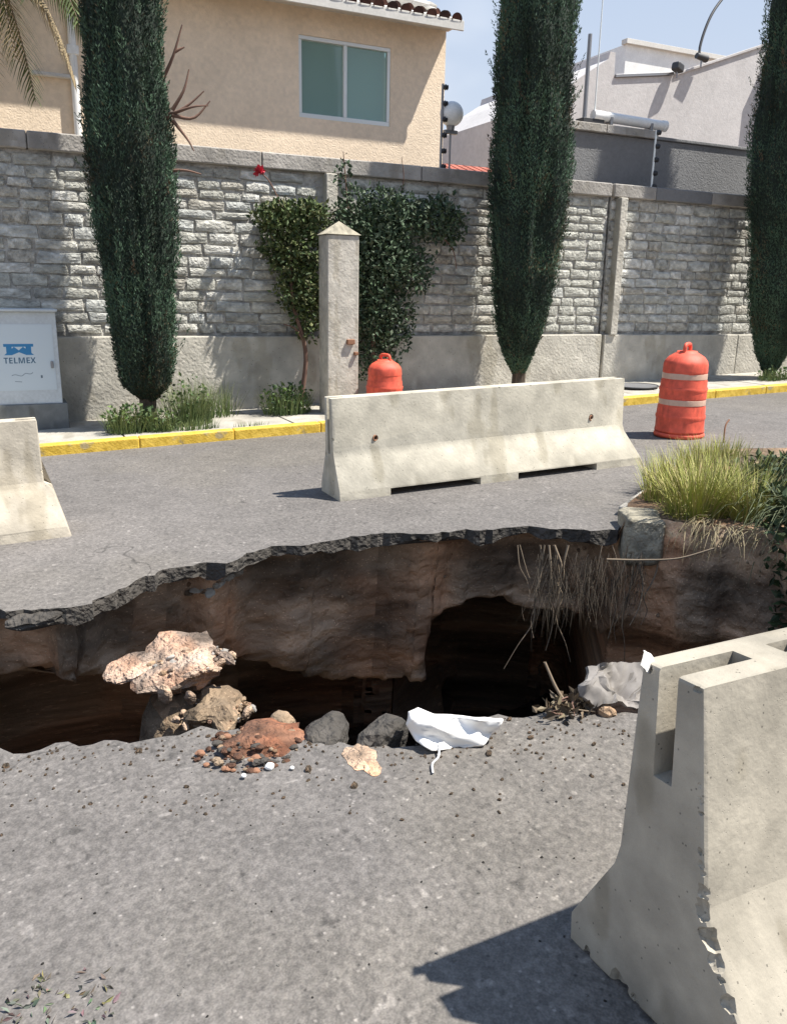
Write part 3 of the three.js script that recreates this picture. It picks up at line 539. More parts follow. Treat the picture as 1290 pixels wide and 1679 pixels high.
// ---- electric fence posts, lamp, masts on the wall
function fencePost(label, x, z, y0, h, m, n) {
  const t = thing('fence_post', label, 'fence post', [x, y0, z]); obj('pole', cyl(.018, .016, h, 0, h / 2, 0, 8), m, t);
  for (let i = 0; i < n; i++) obj('insulator', T(new THREE.LatheGeometry([[.001, -.035], [.035, -.03], [.02, -.01], [.04, 0], [.02, .01], [.035, .03], [.001, .035]].map(q => new THREE.Vector2(...q)), 10), .03, h * (.06 + .9 * i / (n - 1)), .02, 0, 0, Math.PI / 2), M.dark, t);
}
fencePost('thin fence post with dark insulators beside the beige house corner', 5.77, -10.82, 3.3, 1.1, M.steel, 6);
fencePost('thin grey fence post with insulators on the right stone wall coping', 9.47, -10.8, 3.3, .86, M.alu, 5);
{
  const t = thing('globe_lamp', 'white globe lamp on a bracket above the wall by the house', 'lamp', [5.93, 3.32, -10.86]);
  obj('bracket', [cyl(.014, .014, .5, 0, .25, 0, 8), bx(.2, .05, .07, .0, .5, 0), cyl(.05, .06, .06, 0, .55, 0)], M.steel, t); obj('globe', T(new THREE.SphereGeometry(.16, 28, 18), .01, .73, 0), M.white, t);
  const a = thing('antenna_mast', 'dark antenna mast standing on the grey block wall', 'mast', [8.58, 4.24, -11.35]); obj('pole', cyl(.035, .03, 1.25, -.06, .62, 0), M.steel, a); obj('foot_plate', bx(.4, .08, .2, .05, .04, 0), M.dark, a);
  const b = thing('wire_mast', 'thin pale wire mast rising beside the dark antenna mast', 'mast', [8.72, 4.24, -11.37]); obj('pole', T(cyl(.012, .008, 2.5, 0, 1.25, 0, 8), 0, 0, 0, 0, 0, .0), M.alu, b); obj('foot', cyl(.04, .05, .05, 0, .025, 0, 10), M.steel, b);
  const c = thing('white_pipe', 'bright white pipe lying along the top of the grey wall', 'pipe', [9.35, 4.36, -11.3]); c.rotation.z = -.02;
  obj('pipe_body', T(new THREE.CylinderGeometry(.075, .075, 1.42, 18), 0, 0, 0, 0, 0, Math.PI / 2), M.white, c); obj('end_cap', T(new THREE.CylinderGeometry(.085, .085, .07, 18), .7, 0, 0, 0, 0, Math.PI / 2), M.white, c); for (const s of [-.4, .4]) obj('saddle', bx(.05, .12, .16, s, -.06, 0), M.steel, c);
  const w = obj('overhead_cable', tube([[19.6, 11.6, -18.4], [18.3, 9.8, -18.2], [17.2, 8.6, -18.0], [16.85, 7.75, -17.9], [16.86, 7.6, -17.85]], .035, 40, 6), M.dark); tag(w, 'dark overhead cable dropping from the sky to the parapet camera', 'cable');
}
{ // manhole cover on the pavement and a rebar stub in the road
  const t = thing('manhole_cover', 'dark round manhole cover on the pale pavement at the wall foot', 'manhole cover', [8.75, gy(8.75) + .122, -9.9]); t.rotation.z = .03;
  obj('lid', cyl(.3, .3, .012, 0, .006, 0, 32), M.steel, t); obj('rim', T(new THREE.TorusGeometry(.31, .012, 8, 36), 0, .008, 0, Math.PI / 2, 0, 0), M.dark, t);
  const o = obj('rebar_stub', tube([[6.93, gy(6.93) - .03, -6.42], [6.92, gy(6.9) + .1, -6.42], [6.95, gy(6.9) + .19, -6.44], [7.0, gy(6.9) + .24, -6.45]], .009, 12, 6), M.rust); tag(o, 'short bent steel rod sticking up from the road behind the grass', 'rod');
}

// ================================================================ TREES AND PLANTS
function cypress(label, x, z, prof, H, seed, dry) {
  const t = thing('cypress_tree', label, 'cypress tree', [x, gy(x) + .1, z]), r = mulberry(seed);
  const at = y => { for (let i = 0; i < prof.length - 1; i++) if (y <= prof[i + 1][0]) { const k = clamp((y - prof[i][0]) / (prof[i + 1][0] - prof[i][0])); return [lerp(prof[i][1], prof[i + 1][1], k), lerp(prof[i][2], prof[i + 1][2], k)]; } return prof[prof.length - 1].slice(1); };
  obj('trunk', tube([[0, -.2, 0], [.01, 1, 0], [-.01, 3, 0], [0, H - .5, 0]], .1, 16, 9, .2), M.trunk, t);
  const y0 = prof[0][0], L = new Leaves(), N = 150, K = 72, P = [];
  const rad = (y, a) => { const [cx, R0] = at(y); const k = 1 + fbm3(Math.cos(a) * 2.2 + seed, y * 1.3, Math.sin(a) * 2.2, 3) * .3 + (1 - Math.abs(n3(Math.cos(a) * 4.2, y * .55 + seed, Math.sin(a) * 4.2))) * .2 - .15; return [cx, R0 * k * .95]; };
  // dense inner mass of the crown
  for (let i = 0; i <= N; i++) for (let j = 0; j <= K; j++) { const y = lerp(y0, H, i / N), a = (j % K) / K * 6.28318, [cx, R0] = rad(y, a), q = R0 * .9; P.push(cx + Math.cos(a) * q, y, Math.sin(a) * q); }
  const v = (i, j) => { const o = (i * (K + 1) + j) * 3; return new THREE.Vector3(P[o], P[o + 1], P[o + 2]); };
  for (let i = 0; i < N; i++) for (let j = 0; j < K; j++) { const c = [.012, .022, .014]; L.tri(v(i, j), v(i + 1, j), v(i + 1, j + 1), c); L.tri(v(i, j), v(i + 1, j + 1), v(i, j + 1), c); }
  // sprays of scale foliage, mostly upright
  const n = Math.round(84000 * (H - y0) / 7);
  for (let i = 0; i < n; i++) {
    const y = y0 + (H - y0) * r(), a = r() * 6.28318, [cx, R0] = rad(y, a), q = R0 * rr(.84, 1.04, r), o = new THREE.Vector3(cx + Math.cos(a) * q, y, Math.sin(a) * q);
    const out = new THREE.Vector3(Math.cos(a), 0, Math.sin(a)), d = new THREE.Vector3(0, 1, 0).addScaledVector(out, rr(.1, .6, r)).addScaledVector(rdir(r), .75).normalize(), s = new THREE.Vector3().crossVectors(d, rdir(r)).normalize();
    const tone = .45 + .95 * sstep(-.3, .35, fbm3(o.x * 2.5 + seed, o.y * 2.2, o.z * 2.5, 3)) + rr(-.15, .2, r), warm = r() < .04 || (fbm3(o.x * 1.6, o.y * 1.1 + seed, o.z * 1.6, 2) > .28 && r() < .35);
    L.leaf(o, d, s, rr(.022, .062, r), rr(.009, .019, r), warm ? [.1 * tone, .085 * tone, .045 * tone] : [.05 * tone, .09 * tone, .054 * tone]);
  }
  for (let k = 0; k < 420 * (H - y0) / 7; k++) {        // feathery upright tufts that break the outline
    const y = y0 + (H - y0) * r(), a = r() * 6.28318, [cx, R0] = rad(y, a), q = R0 * rr(.9, 1.02, r), out = new THREE.Vector3(Math.cos(a), 0, Math.sin(a)), o = new THREE.Vector3(cx + Math.cos(a) * q, y, Math.sin(a) * q);
    const ax = new THREE.Vector3(0, 1, 0).addScaledVector(out, rr(.1, .5, r)).addScaledVector(rdir(r), .2).normalize(), len = rr(.12, .34, r), brown = r() < .07, tone = rr(.6, 1.5, r);
    for (let i = 0; i < 26; i++) { const u = r(), pp = o.clone().addScaledVector(ax, len * u).addScaledVector(rdir(r), .045 * (1 - u)), d = ax.clone().addScaledVector(rdir(r), .6).normalize(), sd = new THREE.Vector3().crossVectors(d, rdir(r)).normalize(); L.leaf(pp, d, sd, rr(.02, .055, r), rr(.008, .016, r), brown ? [.1 * tone, .07 * tone, .04 * tone] : [.055 * tone, .098 * tone, .056 * tone]); }
  }
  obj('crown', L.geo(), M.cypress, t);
  for (const b of dry || []) { const gs = b.map(q => tube(q, .022, 8, 5, .3)); obj('dry_branch', gs, M.twig, t); }
  return t;
}
// profile rows: [height, centre offset, radius]
cypress('tall dark cypress at left with dry twigs on its right side', 1.54, -9.8, [[.28, .02, .06], [.46, .0, .27], [.75, .0, .33], [1.5, -.03, .4], [2.2, -.03, .44], [3.4, -.04, .43], [4.6, -.05, .38], [6.2, -.05, .3], [7.6, -.02, .16], [8.2, 0, .02]], 8.2, 101, [
  [[[.3, 3.6, .1], [.42, 3.85, .2], [.52, 4.15, .24]], [[.44, 3.9, .2], [.54, 3.95, .22]]],
  [[[.3, 3.25, .1], [.55, 3.4, .2], [.72, 3.55, .24]], [[.4, 3.3, .15], [.6, 3.28, .22], [.78, 3.46, .25]], [[.4, 3.35, .15], [.52, 3.55, .2], [.58, 3.75, .2]], [[.4, 3.25, .15], [.55, 3.05, .2], [.6, 2.96, .2]], [[.35, 3.3, .1], [.6, 3.38, .3], [.74, 3.4, .32]]],
  [[[.3, 2.75, .1], [.5, 2.76, .2], [.66, 2.73, .24]]]]);
cypress('tall dark cypress in the middle behind the lone barrier', 6.63, -9.92, [[.3, 0, .07], [.6, -.02, .22], [1.0, .0, .36], [1.5, .0, .46], [2.4, .0, .52], [4.5, -.04, .53], [5.4, .0, .47], [7, .0, .38], [8.4, 0, .2], [9.1, 0, .03]], 9.1, 202);
cypress('dark cypress at the right edge beside the yellow kerb', 11.5, -9.9, [[.1, 0, .1], [.4, -.0, .25], [1.3, -.05, .46], [2.4, -.08, .56], [3.6, -.12, .61], [5.6, -.08, .62], [7.5, -.05, .45], [9.4, 0, .05]], 9.4, 303);

function leafMass(L, blobs, n, r, len, cols, up = .2) {   // leaves spread through a set of ellipsoids, thicker near their skin
  const tot = blobs.reduce((s, b) => s + b[3] * b[4] * b[5], 0);
  for (const [x, y, z, a, b, c] of blobs) for (let i = 0, m = n * a * b * c / tot; i < m; i++) {
    const d = rdir(r), k = Math.pow(r(), .4) * (1 + .25 * n3(d.x * 3 + x * 5, d.y * 3 + y * 5, d.z * 3)), o = new THREE.Vector3(x + d.x * a * k, y + d.y * b * k, z + d.z * c * k);
    const dir = d.clone().multiplyScalar(.6).add(rdir(r, up)).normalize(), s = new THREE.Vector3().crossVectors(dir, rdir(r)).normalize(), col = cols[Math.floor(r() * cols.length)], t = rr(.7, 1.3, r) ;
    L.leaf(o, dir, s, rr(len * .7, len * 1.3, r), rr(len * .45, len * .75, r), col.map(q => q * t));
  }
}
{ // the two climbing shrubs on the wall either side of the post
  const r = mulberry(9), a = thing('flowering_shrub', 'yellow green climbing shrub with one red flower left of the post', 'shrub', [3.5, gy(3.5) + .12, -10.45]);
  for (const g of [tube([[.1, 0, 0], [.16, .7, .05], [0, 1.3, .05], [-.05, 2, .1]], .035, 14, 7, .4), tube([[.15, .8, .05], [.0, 1.0, .1], [-.15, 1.05, .1]], .018, 8, 6, .4), tube([[-.1, 2.4, .05], [-.3, 2.75, .05], [-.42, 2.83, .08]], .008, 8, 5)]) obj('stem', g, M.twig, a);
  const SH = [[.06, .09, .025], [.085, .115, .03], [.045, .075, .025], [.11, .12, .045]];
  let L = new Leaves(); leafMass(L, [[-.15, 2.32, .05, .36, .2, .26], [.2, 2.35, .08, .3, .22, .24]], 1900, r, .07, SH);
  leafMass(L, [[.0, 1.95, .05, .44, .3, .26], [.12, 1.5, .04, .36, .34, .24], [.2, 1.15, .0, .22, .32, .18]], 2800, r, .07, SH); obj('foliage', L.geo(), M.leaf, a);
  L = new Leaves(); for (let i = 0; i < 26; i++) { const d = rdir(r, .3), s = new THREE.Vector3().crossVectors(d, rdir(r)).normalize(); L.leaf(new THREE.Vector3(-.42, 2.83, .1), d, s, .09, .07, [.5, .03, .06]); } obj('flower', L.geo(), M.leaf, a);
  const b = thing('climbing_shrub', 'dark green climbing shrub right of the post with bare shoots above', 'shrub', [4.75, gy(4.75) + .12, -10.42]);
  for (const g of [tube([[-.1, 0, 0], [-.15, .8, .05], [0, 1.6, .05], [.2, 2.2, .1]], .04, 14, 7, .4), tube([[-.5, 2.4, .0], [-.56, 2.8, .05], [-.6, 3.1, .08]], .012, 8, 5, .4), tube([[.2, 2.5, .0], [.25, 2.85, .05], [.2, 3.1, .08]], .01, 8, 5, .4), tube([[.75, 2.2, .1], [.95, 2.0, .15], [1.05, 1.75, .1]], .012, 8, 5, .4)]) obj('stem', g, M.twig, b);
  const SD = [[.04, .072, .034], [.058, .095, .046], [.032, .058, .028], [.085, .11, .068]];
  L = new Leaves(); leafMass(L, [[-.4, 2.35, .05, .34, .36, .28], [.1, 2.35, .1, .5, .38, .34], [-.15, 1.85, .12, .5, .45, .36], [.3, 1.75, .08, .4, .35, .3], [-.25, 1.25, .1, .38, .45, .3], [.1, 1.1, .05, .36, .45, .24], [-.1, .65, .05, .34, .45, .2], [-.6, 2.85, .08, .1, .22, .08]], 8400, r, .07, SD);
  leafMass(L, [[.7, 2.4, .1, .34, .3, .24], [.95, 2.3, .1, .2, .26, .2]], 1300, r, .07, SD); obj('foliage', L.geo(), M.leaf, b);
}
function grassTuft(L, x, y, z, rx, rz, n, h, cols, tips, r, bend = .9, lean = .35) {
  for (let i = 0; i < n; i++) { const a = r() * 6.28, k = Math.sqrt(r()), o = new THREE.Vector3(x + Math.cos(a) * k * rx, y, z + Math.sin(a) * k * rz), d = new THREE.Vector3(Math.cos(a) * k * lean + rr(-.25, .25, r), 1, Math.sin(a) * k * lean + rr(-.25, .25, r)).normalize(), ci = Math.floor(r() * cols.length); L.blade(o, d, rr(h * .5, h, r), rr(.006, .013, r), rr(bend * .3, bend, r), cols[ci], tips[ci % tips.length], 4); }
}
{ // weeds along the wall foot and kerb
  const r = mulberry(77), G = [[.07, .12, .03], [.1, .15, .04], [.05, .09, .03]], TP = [[.16, .2, .07], [.2, .22, .08], [.12, .16, .06]];
  const w = (label, parts) => { const t = thing('weed_clump', label, 'weeds', [parts[0][0], gy(parts[0][0]) + .12, parts[0][1]]); const L = new Leaves(); for (const [x, z, rx, rz, n, h, leafy] of parts) { grassTuft(L, x - parts[0][0], -.02, z - parts[0][1], rx, rz, n, h, G, TP, r); if (leafy) leafMass(L, [[x - parts[0][0], h * .4, z - parts[0][1], rx, h * .45, rz]], leafy, r, .06, G); } obj('leaves', L.geo(), M.leaf, t); };
  w('bright green weeds at the foot of the left cypress', [[1.3, -9.5, .26, .16, 420, .34, 260], [1.62, -9.45, .2, .12, 260, .3, 100]]);
  w('tall wispy weeds right of the left cypress against the wall', [[2.0, -9.75, .26, .2, 460, .62, 120], [2.4, -10.2, .3, .2, 260, .5, 0]]);
  w('green leafy weeds left of the concrete post', [[3.25, -9.95, .3, .2, 380, .42, 380]]);
  w('low weeds rooted along the yellow kerb edge', [[1.9, -9.32, .35, .05, 220, .16, 0], [2.6, -9.28, .2, .04, 60, .1, 0]]);
  w('sparse weeds at the wall foot by the right cypress', [[11.3, -9.6, .35, .14, 300, .24, 80]]);
}
{ // long grass on the broken nose of the island
  const r = mulberry(55), t = thing('grass_clump', 'yellow green grass clump growing above the broken kerb block', 'grass', [4.3, gy(4.3) + .1, -4.2]);
  let L = new Leaves(); const G = [[.2, .23, .035], [.26, .27, .05], [.15, .19, .03], [.3, .26, .1]], TP = [[.38, .38, .09], [.45, .41, .15], [.29, .32, .07], [.36, .29, .14]];
  grassTuft(L, .08, 0, 0, .26, .2, 640, .48, G, TP, r, 1.5, .6); grassTuft(L, .32, 0, .22, .22, .18, 420, .4, G, TP, r, 1.2, .6); grassTuft(L, .6, 0, -.28, .35, .25, 500, .45, G, TP, r); grassTuft(L, -.12, 0, .05, .12, .12, 110, .22, G, TP, r, 1.8, .9); grassTuft(L, .15, 0, -.42, .2, .14, 300, .36, G, TP, r); grassTuft(L, .75, 0, -.85, .4, .16, 420, .34, G, TP, r); grassTuft(L, 1.5, .02, -1.3, .4, .2, 380, .28, G, TP, r); obj('blades', L.geo(), M.leaf, t);
  // dry grass hanging over the edge
  L = new Leaves(); for (let i = 0; i < 130; i++) { const k = r() * r(), o = new THREE.Vector3(lerp(-.12, .22, k) + rr(-.06, .06, r), rr(-.05, .02, r), lerp(.12, .75, k) + rr(-.08, .08, r)), d = new THREE.Vector3(rr(-.6, -.1, r), rr(-.2, .3, r), rr(-.1, .4, r)).normalize(); L.blade(o, d, rr(.12, .4, r), rr(.005, .011, r), rr(1.8, 3.4, r), [.16, .13, .07], [.26, .21, .12], 4); }
  obj('dry_blades', L.geo(), M.leaf, t);
  const h = thing('ground_ivy', 'dark green creeping plant covering the island at the right edge', 'creeper', [5.2, gy(5.2) + .1, -3.7]);
  L = new Leaves(); const D = [[.03, .055, .02], [.045, .075, .025], [.022, .04, .016], [.07, .09, .035]];
  leafMass(L, [[-.3, .08, .1, .4, .18, .45], [.1, .08, -.45, .5, .14, .4], [.9, .04, -.9, .7, .1, .6], [.6, .06, .2, .9, .14, .8], [1.8, .02, -.7, .9, .1, .8], [-.66, -.1, .3, .2, .4, .36], [-.72, -.45, .5, .14, .4, .36], [-.7, -.2, .75, .16, .4, .25]], 11000, r, .075, D); obj('foliage', L.geo(), M.leaf, h);
  L = new Leaves(); for (let i = 0; i < 380; i++) { const o = new THREE.Vector3(rr(-.75, -.45, r), rr(-.2, .15, r), rr(-.2, .9, r)); L.blade(o, new THREE.Vector3(rr(-.6, .1, r), rr(.0, .6, r), rr(-.3, .3, r)).normalize(), rr(.2, .5, r), rr(.006, .012, r), rr(1.6, 3, r), [.05, .07, .03], [.12, .13, .06], 4); } obj('hanging_blades', L.geo(), M.leaf, h);
  for (const g of [tube([[-.3, 0, .2], [-.6, .05, .3], [-.72, -.3, .4], [-.7, -.7, .5]], .015, 12, 5, .5), tube([[.2, .02, -.4], [-.2, .08, 0], [-.6, .02, .2]], .015, 12, 5, .5)]) obj('stem', g, M.twig, h);
}
{ // palm with drooping fronds at the top left
  const r = mulberry(31), t = thing('palm_tree', 'palm with drooping fronds over the wall at top left', 'palm tree', [.12, -.35, -12.3]);
  const tg = tube([[0, -.1, 0], [.05, 2, 0], [0, 4, 0], [.05, 6.3, 0]], .17, 30, 10, .8); obj('trunk', tg, M.trunk, t);
  for (let k = 0; k < 26; k++) {
    const a = k * 2.4 + rr(-.2, .2, r), el = k < 9 ? rr(.5, 1.1, r) : k < 17 ? rr(-.1, .4, r) : rr(-.9, -.3, r), pts = [], S = 14; let p = new THREE.Vector3(.05, 6.25, 0), d = new THREE.Vector3(Math.cos(a) * Math.cos(el), Math.sin(el), Math.sin(a) * Math.cos(el)); const Ln = rr(1.7, 2.3, r);
    for (let i = 0; i <= S; i++) { pts.push(p.clone()); p = p.clone().addScaledVector(d, Ln / S); d.y -= .13; d.normalize(); }
    const dead = k >= 20, L = new Leaves(), c = dead ? [.2, .15, .08] : [.07, .095, .03];
    for (let i = 1; i < S * 3; i++) { const u = i / (S * 3) * S, i0 = Math.floor(u), q = pts[i0].clone().lerp(pts[i0 + 1], u - i0), dd = pts[i0 + 1].clone().sub(pts[i0]).normalize(), sd = new THREE.Vector3().crossVectors(dd, new THREE.Vector3(0, 1, 0)).normalize(); for (const s of [-1, 1]) { const dir = dd.clone().multiplyScalar(.7).addScaledVector(sd, s).add(new THREE.Vector3(0, rr(-.8, -.2, r), 0)).normalize(), tn = rr(.7, 1.4, r); L.blade(q, dir, .5 * Math.sin(Math.PI * (.15 + .8 * u / S)) + .08, .03, .7, c.map(x => x * tn), c.map(x => x * tn * 1.4), 2); } }
    const f = obj('frond', L.geo(), M.leaf, t); obj('rib', tube(pts.map(q => q.toArray()), .016, 14, 5, .3), M.root, f);
  }
}

// ================================================================ THE HOLE'S DEBRIS
{ // broken kerb block at the nose of the island
  const t = thing('kerb_block', 'broken concrete kerb block at the edge of the hole under the grass', 'concrete block', [3.98, gy(3.98), -4.34], -.62);
  const g = csgSub(only(T(new RoundedBoxGeometry(.27, .36, .32, 3, .06), 0, -.06, 0)), [only(mergeVertices(T(only(new THREE.IcosahedronGeometry(.09, 1)), .17, -.25, .18)))]);
  g.deleteAttribute('normal'); { const p = g.attributes.position; for (let i = 0; i < p.count; i++) { const x = p.getX(i), y = p.getY(i), z = p.getZ(i); p.setXYZ(i, x + fbm3(x * 7, y * 7, z * 7, 3) * .05, y + fbm3(x * 7, y * 7, z * 7 + 9, 3) * .04, z + fbm3(x * 7 + 5, y * 7, z * 7, 3) * .05); } }
  obj('block', boxUV(toCreasedNormals(boxUV(g), .7)), M.oldConc, t);
}
{ // roots hanging from the far right lip
  const r = mulberry(88), t = thing('hanging_roots', 'pale roots hanging from the lip left of the kerb block', 'roots', [3.5, gy(3.5) - .12, -4.5]);
  for (let i = 0; i < 15; i++) {
    const k = r(), x = lerp(-.4, .55, k), z = lerp(.02, .62, k * .75) * 0.9 - .08, l = rr(.25, .85, r), pts = [[x, .05, z]]; let px = x, py = .0, pz = z + .02; const n = 5, sway = rr(-.2, .12, r);
    for (let j = 1; j <= n; j++) { px += sway * l / n * 1.6 + rr(-.055, .055, r); py -= l / n; pz += rr(-.03, .035, r); pts.push([px, py, pz]); }
    obj('root', tube(pts, rr(.003, .009, r), 24, 5, .35), M.root, t);
  }
  const L = new Leaves(); for (let i = 0; i < 800; i++) { const k = .15 + .7 * r(), o = new THREE.Vector3(lerp(-.45, .55, k), rr(-.3, .02, r), lerp(.0, .4, k)); L.blade(o, new THREE.Vector3(rr(-.7, .6, r), -1, rr(-.4, .5, r)).normalize(), rr(.06, .38, r), .0035, rr(-.5, .6, r), [.05, .038, .026], [.09, .07, .048], 3); }
  obj('rootlets', L.geo(), M.leaf, t).userData.kind = 'stuff';
  const o = obj('long_root', tube([[3.55, .0, -4.15], [3.72, .02, -4.0], [3.85, .07, -3.82], [4.0, .16, -3.68]], .007, 24, 6, .8), M.root); tag(o, 'long pale root running along the bank below the kerb block', 'root');
}
{ // standing lump of earth left in the hole
  const t = thing('earth_mound', 'sunlit tan lump of earth and rubble standing in the hole', 'earth mound', [.76, -.32, -4.4]), r = mulberry(66);
  obj('core', T(rock(41, [.6, 2.3, .56], 5, .3, false), .06, -1.17, .04), M.dirt, t);
  obj('crust', T(rock(44, [.5, .24, .42], 5, .8, true), .08, -.03, 0, .12, .4, .05), M.dust, t);
  obj('crust', T(rock(45, [.4, .24, .34], 5, .8, true), .15, -.27, .18, .1, 1.2, -.1), M.dirt, t);
  for (let i = 0; i < 170; i++) { const low = i % 3 === 0, a = r() * 6.28, k = Math.sqrt(r()), s = rr(.012, .05, r) * (r() < .1 ? 1.6 : 1); obj('clod', T(rock(50 + i, [s * rr(1, 1.6, r), s * rr(.5, .9, r), s], 1, .6), Math.cos(a) * k * (low ? .22 : .27) + (low ? .17 : .06), (low ? -.2 : .05) - k * .07 + rr(-.015, .015, r), Math.sin(a) * k * .2 + (low ? .22 : .02), r() * 6, r() * 6, 0), [M.dust, M.tan, M.dirt, M.coping][i % 4], t); }
  obj('flat_slab', T(rock(77, [.3, .05, .2], 4, .5), -.24, .0, .02, .25, .3, .12), M.dust, t);
  for (const [x, y, z, s] of [[-.1, -.08, .26, .1], [.02, -.1, .3, .07], [.3, -.2, .4, .08]]) obj('stone', T(rock(x * 90 + 7, [s * .8, s * 1.2, s * .5], 2, .4), x, y, z, .3, z * 9, x), M.tan, t);
}
function chunk(label, x, y, z, s, m, seed, rot = [0, 0, 0], cat = 'rubble') { const o = obj('rubble_chunk', rock(seed, s, 3, .45), m); o.position.set(x, y, z); o.rotation.set(...rot); return tag(o, label, cat); }
chunk('small dark chunk of asphalt at the near rim beside the white bag', 1.22, .01, -2.62, [.22, .2, .14], M.asphEdge, 301, [.1, .4, .3]);
chunk('broad dark chunk of asphalt at the near rim right of the reddish soil', 1.04, .0, -2.74, [.26, .14, .16], M.asphEdge, 302, [.1, .9, 0]);
chunk('small brown lump on the lip behind the reddish soil', .93, -.04, -2.98, [.11, .09, .1], M.dirt, 303);
chunk('pale concrete chunk lying at the right edge of the hole', 4.28, .19, -3.02, [.3, .2, .26], M.coping, 304, [0, .5, .2]);
{
  const p = pitAt(1.25, .2), t = thing('crumbled_mortar', 'whitish crumbled mortar stuck under the far lip at left', 'mortar', p), r = mulberry(61);
  for (let i = 0; i < 16; i++) { const q = pitAt(1.02 + .36 * i / 15, .27 - .08 * i / 15 + rr(-.015, .015, r)), s = rr(.03, .07, r); obj('lump', T(rock(700 + i, [s * 1.6, s * .6, s], 2, .6), q[0] - p[0], q[1] - p[1], q[2] - p[2] + .01, rr(-.3, .3, r), r() * 6, .25), i % 4 ? M.plinth : M.dirt, t); }
}
chunk('grey rubble lump on the far lip at the left edge', .12, -.05, -4.62, [.34, .09, .16], M.asphEdge, 307, [.1, .0, .1]);
{ // reddish soil spill on the near rim
  const t = thing('soil_heap', 'reddish brown soil heap with dark crumbs on the near rim', 'soil heap', [.78, gy(.78) - .01, -2.78]), r = mulberry(15);
  obj('heap', T(rock(91, [.3, .09, .22], 5, .8, true), 0, 0, 0, 0, .3, 0), M.clay, t);
  for (let i = 0; i < 150; i++) { const s = rr(.006, .03, r), a = r() * 6.28, k = .2 * Math.sqrt(r()); obj('crumb', T(rock(110 + i, [s * 1.3, s * .8, s], 1, .5), Math.cos(a) * k - .05, .045 - k * .2 + rr(0, .012, r), Math.sin(a) * k * .8 + .04), [M.clay, M.asphEdge, M.clay, M.rust, M.dirt][i % 5], t); }
  for (const [x, z, s] of [[-.02, .2, .035], [-.12, .22, .02], [.05, .24, .018]]) obj('white_stone', T(rock(x * 50 + 3, [s, s * .7, s], 1, .3), x, .02, z), M.white, t);
}
{ // thin spill of sand
  const g = new THREE.CircleGeometry(.16, 40, 0); const gg = new THREE.RingGeometry(.001, .16, 40, 8), p = gg.attributes.position;
  for (let i = 0; i < p.count; i++) { const x = p.getX(i), y = p.getY(i), d = Math.hypot(x, y) / .16, a = Math.atan2(y, x), k = 1 + .5 * fbm3(Math.cos(a) * 2, Math.sin(a) * 2, 3, 3); p.setXYZ(i, x * k * .5, y * k * .8, .02 * (1 - d * d) + .004 + fbm3(x * 30, y * 30, 1, 3) * .006 * (1 - d)); }
  gg.computeVertexNormals(); gg.rotateX(-Math.PI / 2); const o = obj('sand_spill', boxUV(gg), M.tan); o.position.set(1.08, gy(1.08), -2.5); o.rotation.z = .03; o.scale.set(.8, .5, .8); tag(o, 'small pale sand spill on the asphalt near the rim', 'sand');
}
{ // white sheet of plastic hanging over the rim: a thick crumpled sheet with a rolled upper edge
  const sh = new THREE.Shape([[-.175, .118], [-.14, .128], [-.08, .1], [.02, .085], [.09, .082], [.19, .07], [.165, .03], [.11, -.025], [.02, -.035], [-.1, -.03], [-.15, .005], [-.182, .07]].map(q => new THREE.Vector2(...q)));
  const g0 = new THREE.ExtrudeGeometry(sh, { depth: .03, bevelEnabled: true, bevelThickness: .012, bevelSize: .01, bevelSegments: 3, curveSegments: 8, steps: 2 });
  let g = g0.index ? g0.toNonIndexed() : g0; // refine so folds show
  const sub = q => { const p = q.attributes.position, o = []; const v = i => new THREE.Vector3().fromBufferAttribute(p, i); for (let i = 0; i < p.count; i += 3) { const a = v(i), b = v(i + 1), c = v(i + 2), ab = a.clone().lerp(b, .5), bc = b.clone().lerp(c, .5), ca = c.clone().lerp(a, .5); for (const w of [a, ab, ca, ab, b, bc, ca, bc, c, ab, bc, ca]) o.push(w.x, w.y, w.z); } const h = new THREE.BufferGeometry(); h.setAttribute('position', new THREE.Float32BufferAttribute(o, 3)); return h; };
  g = sub(sub(sub(g))); const p = g.attributes.position; for (let i = 0; i < p.count; i++) { const x = p.getX(i), y = p.getY(i); p.setZ(i, p.getZ(i) - .35 * (x * x) + .05 * fbm3(x * 11, y * 11, 2, 4) + .012 * Math.sin(y * 60 + x * 24)); }
  g = mergeVertices(g, 1e-4); g.computeVertexNormals(); g = g.toNonIndexed();
  const t = thing('plastic_bag', 'crumpled white plastic bag caught on the near rim', 'plastic bag', [1.435, gy(1.43) + .02, -2.45], -.3); const b = obj('bag', boxUV(g), M.plastic, t); b.rotation.x = -.35; b.scale.set(.92, .84, 1);
  const s = obj('string', tube([[1.36, gy(1.36) + .03, -2.42], [1.33, gy(1.33) + .012, -2.37], [1.29, gy(1.29) + .01, -2.34], [1.265, gy(1.27) + .008, -2.29]], .004, 20, 5), M.plastic); tag(s, 'short white string trailing from the plastic bag on asphalt', 'string');
}
